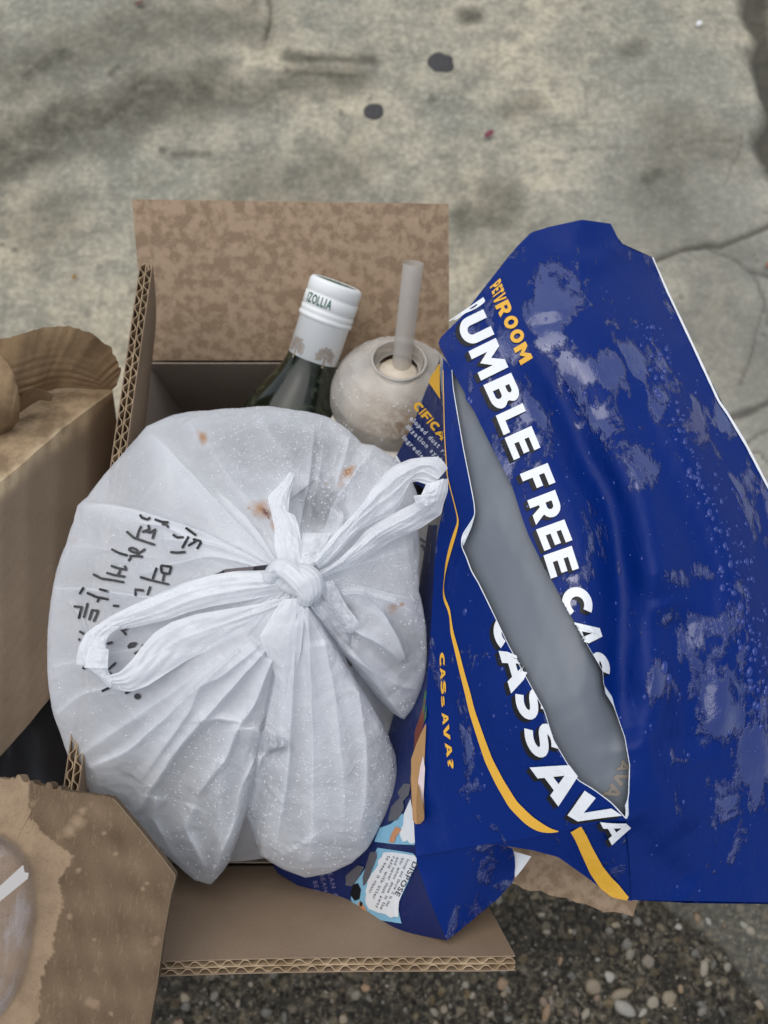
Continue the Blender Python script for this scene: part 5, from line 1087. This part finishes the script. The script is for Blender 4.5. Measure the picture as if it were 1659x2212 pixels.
for k, of in enumerate([(-3, 2.2), (-6, 4.4), (-8, 6.0)]): put_letters('lettering_shadow', r3, MT['black_print'], front, .00070+.00004*(2-k), None, of)
put_letters('lettering', r3, MT['white_print'], front, .0012)
r4 = [S_(c, a, b, u) for c, a, b, u in (('P', (1058, 621), (1062, 629), (22, -20)), ('E', (1062, 630), (1064, 637), (22, -18)), ('T', (1064, 637), (1066, 645), (23, -17)), ('V', (1065, 645), (1068, 659), (26, -15)), ('R', (1069, 661), (1081, 686), (28, -15)), ('O', (1084, 691), (1097, 715), (27, -14)), ('O', (1097, 721), (1110, 746), (27, -15)), ('M', (1109, 753), (1125, 789), (26, -16)))]
put_letters('lettering', r4, MT['yellow_print'], front, .00062)
bl = resample([(948, 1392), (949, 1412), (950, 1440), (952, 1475), (953, 1520), (955, 1550), (960, 1600), (966, 1640), (969, 1664)], 100)
def blp(v): return np.array([np.interp(v, bl[:, 1], bl[:, 0]), v])
r5 = [letter(c, blp(a), blp(b), (w, -2), .05, 1) for c, a, b, w in (('C', 1411, 1440, 11), ('A', 1443, 1468, 11), ('S', 1470, 1500, 11), ('S', 1503, 1528, 7), ('A', 1540, 1566, 13), ('V', 1566, 1600, 13), ('A', 1605, 1636, 13), ('?', 1640, 1662, 12))]
put_letters('lettering', r5, MT['yellow_print'], front, .0006)
put_letters('lettering', line_of('CIFICATI', (890, 877), (972, 974), (15, -12), .05, 1, .12), MT['yellow_print'], gus, .0006, lambda u, v: u > np.interp(v, [770, 850, 939, 1009, 1085], [948, 954, 956, 963, 965]))
gl = line_of('eloped dust re', (884, 905), (962, 986), (7.5, -7), .03, 0)+line_of('ilization syst', (876, 924), (950, 998), (7.5, -7), .03, 0)+line_of('ingredient', (868, 946), (922, 1004), (7.5, -7), .03, 0)
put_letters('small_print', gl, mat_simple('pale_text', (.48, .50, .58), .5), gus, .0006, lambda u, v: u > np.interp(v, [770, 850, 939, 1009, 1085], [948, 954, 956, 963, 965]))
poly_print('white_patch', [[(856, 982), (866, 1000), (872, 1012), (846, 1012)]], MT['white_print'], gus, .0006, blue)

# comic panels on the gusset
C5 = lambda x, y: (746.6+x*.175, 1659+y*.175)
pl = lambda L_: [C5(*p) for p in L_]
poly_print('print_panel', [pl([(395, 985), (500, 1000), (700, 1030), (870, 1060), (880, 1180), (700, 1560), (640, 1700), (690, 1920), (560, 1900), (300, 1860), (150, 1760), (60, 1620), (90, 1450), (230, 1260)])], MT['sky_print'], side, .0005, blue)
poly_print('print_panel', [pl([(420, 740), (560, 690), (700, 560), (840, 700), (860, 950), (600, 940), (350, 910)])], MT['sky_print'], side, .0005, blue)
wavy = pl([(470, 1040), (600, 1040), (880, 1085), (870, 1200), (780, 1370), (700, 1540), (655, 1660), (650, 1850), (610, 1830), (560, 1860), (520, 1810), (470, 1815), (430, 1775), (370, 1790), (330, 1745), (280, 1740), (250, 1680), (235, 1600), (265, 1540), (235, 1500), (280, 1440), (260, 1390), (310, 1340), (330, 1280), (370, 1250), (400, 1200), (390, 1150), (440, 1110)])
poly_print('speech_box', [wavy], MT['white_print'], side, .0009, blue)
poly_print('speech_box', [pl([(800, 380), (840, 600), (855, 930), (790, 935), (760, 890), (710, 920), (680, 860), (660, 800), (710, 700), (720, 560)])], MT['white_print'], side, .0009, blue)
poly_print('print_shape', [pl([(300, 1040), (380, 1030), (385, 1100), (350, 1200), (260, 1420), (215, 1460), (210, 1350), (250, 1200)]), pl([(560, 480), (700, 330), (720, 500), (640, 640), (520, 660)]), pl([(0, 1330), (150, 1200), (230, 1220), (150, 1370), (80, 1460), (0, 1450)]), pl([(640, 300), (720, 190), (800, 200), (780, 330), (700, 420)])], MT['grey_print'], side, .0010, blue)
poly_print('print_shape', [pl([(90, 1440), (150, 1420), (190, 1500), (170, 1620), (110, 1640), (55, 1560)]), pl([(180, 1640), (210, 1670), (195, 1720), (170, 1690)])], MT['black_print'], side, .0012, blue)
poly_print('print_shape', [pl([(620, 720), (690, 760), (620, 850), (600, 920), (530, 915), (570, 800)]), pl([(170, 1640), (240, 1720), (270, 1790), (210, 1760), (150, 1680)])], MT['orange_print'], side, .0011, blue)
poly_print('print_shape', [pl([(810, 0), (850, 0), (900, 200), (960, 500), (975, 640), (890, 690), (840, 680), (820, 400), (800, 150)]), ], MT['tan_print'], side, .0011, blue)
poly_print('print_shape', [[(888, 1640), (902, 1600), (921, 1560), (918, 1620), (915, 1700), (917, 1760), (914, 1778), (900, 1782), (892, 1776), (889, 1720)]], MT['tan_print'], front, .0012, blue)
poly_print('print_shape', [[(914, 1632), (918, 1660), (916, 1700), (912, 1765), (907, 1768), (902, 1730), (903, 1690), (908, 1655)]], MT['pink_print'], front, .0016, blue)
poly_print('print_shape', [[(896, 1580), (912, 1530), (919, 1500), (916, 1560), (905, 1610), (893, 1640)]], MT['red_print'], side, .0013, blue)
poly_print('print_shape', [[(918, 1490), (922, 1496), (921, 1550), (914, 1565), (914, 1520)]], MT['green_print'], side, .0013, blue)
txt = []
for k, (w, (x0, y0), (x1, y1)) in enumerate([('DISPOSE', (835, 1150), (600, 1560)), ('Scoop and throw it in the', (760, 1120), (490, 1700)), ('bin when done in the', (690, 1110), (420, 1740)), ('and never flush away', (630, 1100), (365, 1720)), ('refill with litter', (580, 1090), (325, 1610)), ('to keep it clean)', (520, 1080), (280, 1530))]):
    p0, p1 = np.array(C5(x0, y0)), np.array(C5(x1, y1)); dd = p1-p0; nn = np.array([-dd[1], dd[0]])/np.linalg.norm(dd)
    up = -nn if nn[0] < 0 else nn
    txt += line_of(w, p0, p1, (up if up[0] > 0 else -up)*(11.5 if k == 0 else 6.2), .012 if k == 0 else .0, 0, .14)
put_letters('small_print', txt, mat_simple('comic_text', (.06, .06, .08), .6), side, .0013)
txt = []
for k in range(3): txt += line_of('SOY BEAN ALL'[k*2:k*2+9], (815-150+20*k, 1865+6*k), (838-150+20*k, 1950+4*k), (9, -2), .0, 0)
put_letters('small_print', txt, MT['lilac_print'], side, .0007)

# back and base of the bag so it stands as a body
edge_o = np.concatenate([RA[:58:3], RB[::-6][::-1][:0]]) if False else None
rim = resample([(947, 741), (997, 684), (1050, 616), (1120, 529), (1186, 490), (1258, 475), (1319, 483), (1340, 524), (1410, 556), (1495, 742), (1572, 894), (1659, 1051), (1760, 1240), (1850, 1500), (1850, 1800), (1840, 1953), (1659, 1953), (1485, 1951), (1364, 1944)], 150)
top = front(rim[:, 0], rim[:, 1]); cen = top.mean(0)
rows = [top, top+(cen-top)*.010+np.array([0, 0, -.004]), top+(cen-top)*.05+np.array([0, 0, -.014]), top+(cen-top)*.22+np.array([0, 0, -.035]), top+(cen-top)*.55+np.array([-.01, 0, -.050])]
R_ = np.stack(rows); mesh('back_panel', R_.reshape(-1, 3), gridfaces(5, 150), MT['blue'], blue)
lr = resample([(957, 772), (964, 1078), (936, 1266), (922, 1491), (898, 1850), (965, 2030), (1110, 1905), (1300, 1800), (1350, 1500), (1250, 1100), (1100, 850)], 60)
tp = at(lr[:, 0], lr[:, 1], np.where(lr[:, 0] < 1000, .345, .33))
rows = []
for f_ in np.linspace(0, 1, 8):
    q = tp.copy(); q[:, 2] = tp[:, 2]*(1-f_)+.008*f_; q[:, 0] = np.clip(tp[:, 0], None, 9)*(1-min(1, f_*2.2))+np.clip(tp[:, 0], .026, XR-.004)*min(1, f_*2.2); q[:, 1] = np.clip(tp[:, 1], YF+.006 if f_ > .3 else -1, .15); rows.append(q)
rows = [r for r in rows[2:]]
R_ = np.stack(rows); mesh('bag_base', np.concatenate([R_.reshape(-1, 3), rows[-1].mean(0)[None]]), gridfaces(len(rows), 60, wrap=True)+[[(len(rows)-1)*60+j, (len(rows)-1)*60+(j+1) % 60, len(rows)*60] for j in range(60)], MT['navy'], blue)

# water on the film
mdb = M('rain_drop_on_film'); mdb.set(Base_Color=(.016, .05, .32), Roughness=.03, Specular_IOR_Level=.9)
trn = mdb.n('BsdfTransparent'); mxx = mdb.n('MixShader'); mxx.inputs[0].default_value = .55
mdb.l(trn.outputs[0], mxx.inputs[1]); mdb.l(mdb.p.outputs[0], mxx.inputs[2]); mdb.l(mxx.outputs[0], mdb.out.inputs[0])
us, vs, rs, es = [], [], [], []
lane = resample([(1395, 700), (1440, 840), (1490, 980), (1540, 1090), (1590, 1230), (1630, 1360), (1650, 1480), (1655, 1560)], 200)
for k in range(300):
    c = lane[rng.integers(0, 200)]; us.append(c[0]+rng.normal(0, 20)); vs.append(c[1]+rng.normal(0, 18)); rs.append(.0003+.0013*rng.random()**2.2); es.append(rng.uniform(.9, 1.7))
for k in range(750):
    us.append(rng.uniform(1000, 1680)); vs.append(rng.uniform(520, 1930)); rs.append(.00016+.0007*rng.random()**4); es.append(rng.uniform(.8, 1.8))
for (a, b, r) in ((1436, 1442, .0021), (1446, 1466, .0016), (1004, 1322, .0013), (1017, 868, .0012), (1012, 862, .0010), (1228, 845, .0010), (1560, 1270, .0014), (1600, 1400, .0012), (1262, 850, .001), (1540, 1120, .001)):
    us.append(a); vs.append(b); rs.append(r); es.append(1.5)
us, vs, rs, es = map(np.array, (us, vs, rs, es))
edge_r = np.interp(vs, [475, 556, 630, 742, 867, 959, 1051, 1240], [1300, 1405, 1437, 1490, 1548, 1605, 1652, 1750]); edge_l = np.interp(vs, [529, 616, 741, 799], [1125, 1056, 955, 985])
k = ~inpoly(us, vs, TEAR) & (us < edge_r) & (us > edge_l) & ((us > 1370) | (vs < 1700)) & (((us-np.interp(vs, [799, 1768], [976, 1352])) > 0) | (us > 940))
k &= ~((us < np.interp(vs, [800, 1300, 1850], [980, 960, 930])))
us, vs, rs, es = us[k], vs[k], rs[k], es[k]
p_, nn_ = normals_of(front, us, vs); drops('rain_drops', p_, nn_, rs, mdb.m, blue, .5, es)

# ------------------------------------------------------------------ clear plastic lid on the left flap
cl = mat_glass('clear_lid_plastic', (.96, .96, .98), .08, .05, (.60, .58, .60))
n_ = cl.noise(120, 5, .65); cl.bump(n_, .5, .002); smear = cl.ramp(cl.noise(70, 6, .7, cl.coord('Object', (1, .5, 1))), [(.50, .0), (.66, .42)])
for q in [x for x in cl.t.nodes if x.type == 'MATH' and x.operation == 'ADD' and x.outputs[0].links and x.outputs[0].links[0].to_node.type == 'MIX_SHADER']:
    cl.l(cl.math('ADD', q.outputs[0], smear), q.outputs[0].links[0].to_socket)
zc = zf+.002
lidc = atz(-78, 2010, zc)
clear = empty('clear_lid', tuple(lidc), 'clear plastic lid lying on the tide marked flap at the lower left corner', 'lid')
t_ = np.linspace(0, 2*math.pi, 72, endpoint=False); rows = []
for f_, hh in ((1.0, 0), (1.01, .001), (.985, .004), (.95, .008), (.88, .0125), (.78, .0150), (.70, .0160), (.66, .0155), (.62, .0120), (.55, .0112), (.3, .0115), (.02, .0115)):
    sx = np.sign(np.cos(t_))*np.abs(np.cos(t_))**.85; sy = np.sign(np.sin(t_))*np.abs(np.sin(t_))**.85
    rows.append(np.stack([lidc[0]+.0275*f_*sx, lidc[1]+.036*f_*sy, np.full(72, zc+hh)], -1))
R_ = np.stack(rows); mesh('lid_shell', R_.reshape(-1, 3), gridfaces(len(rows), 72, wrap=True), cl.m, clear)
pk = np.array([(-20, 1932), (50, 1868), (53, 1884), (62, 1886), (60, 1898), (-18, 1962)]); mesh('paper_label', atz(pk[:, 0], pk[:, 1], zc+.0185), [[0, 1, 2, 3, 4, 5]], mat_simple('label_paper', (.42, .40, .38), .6), clear)
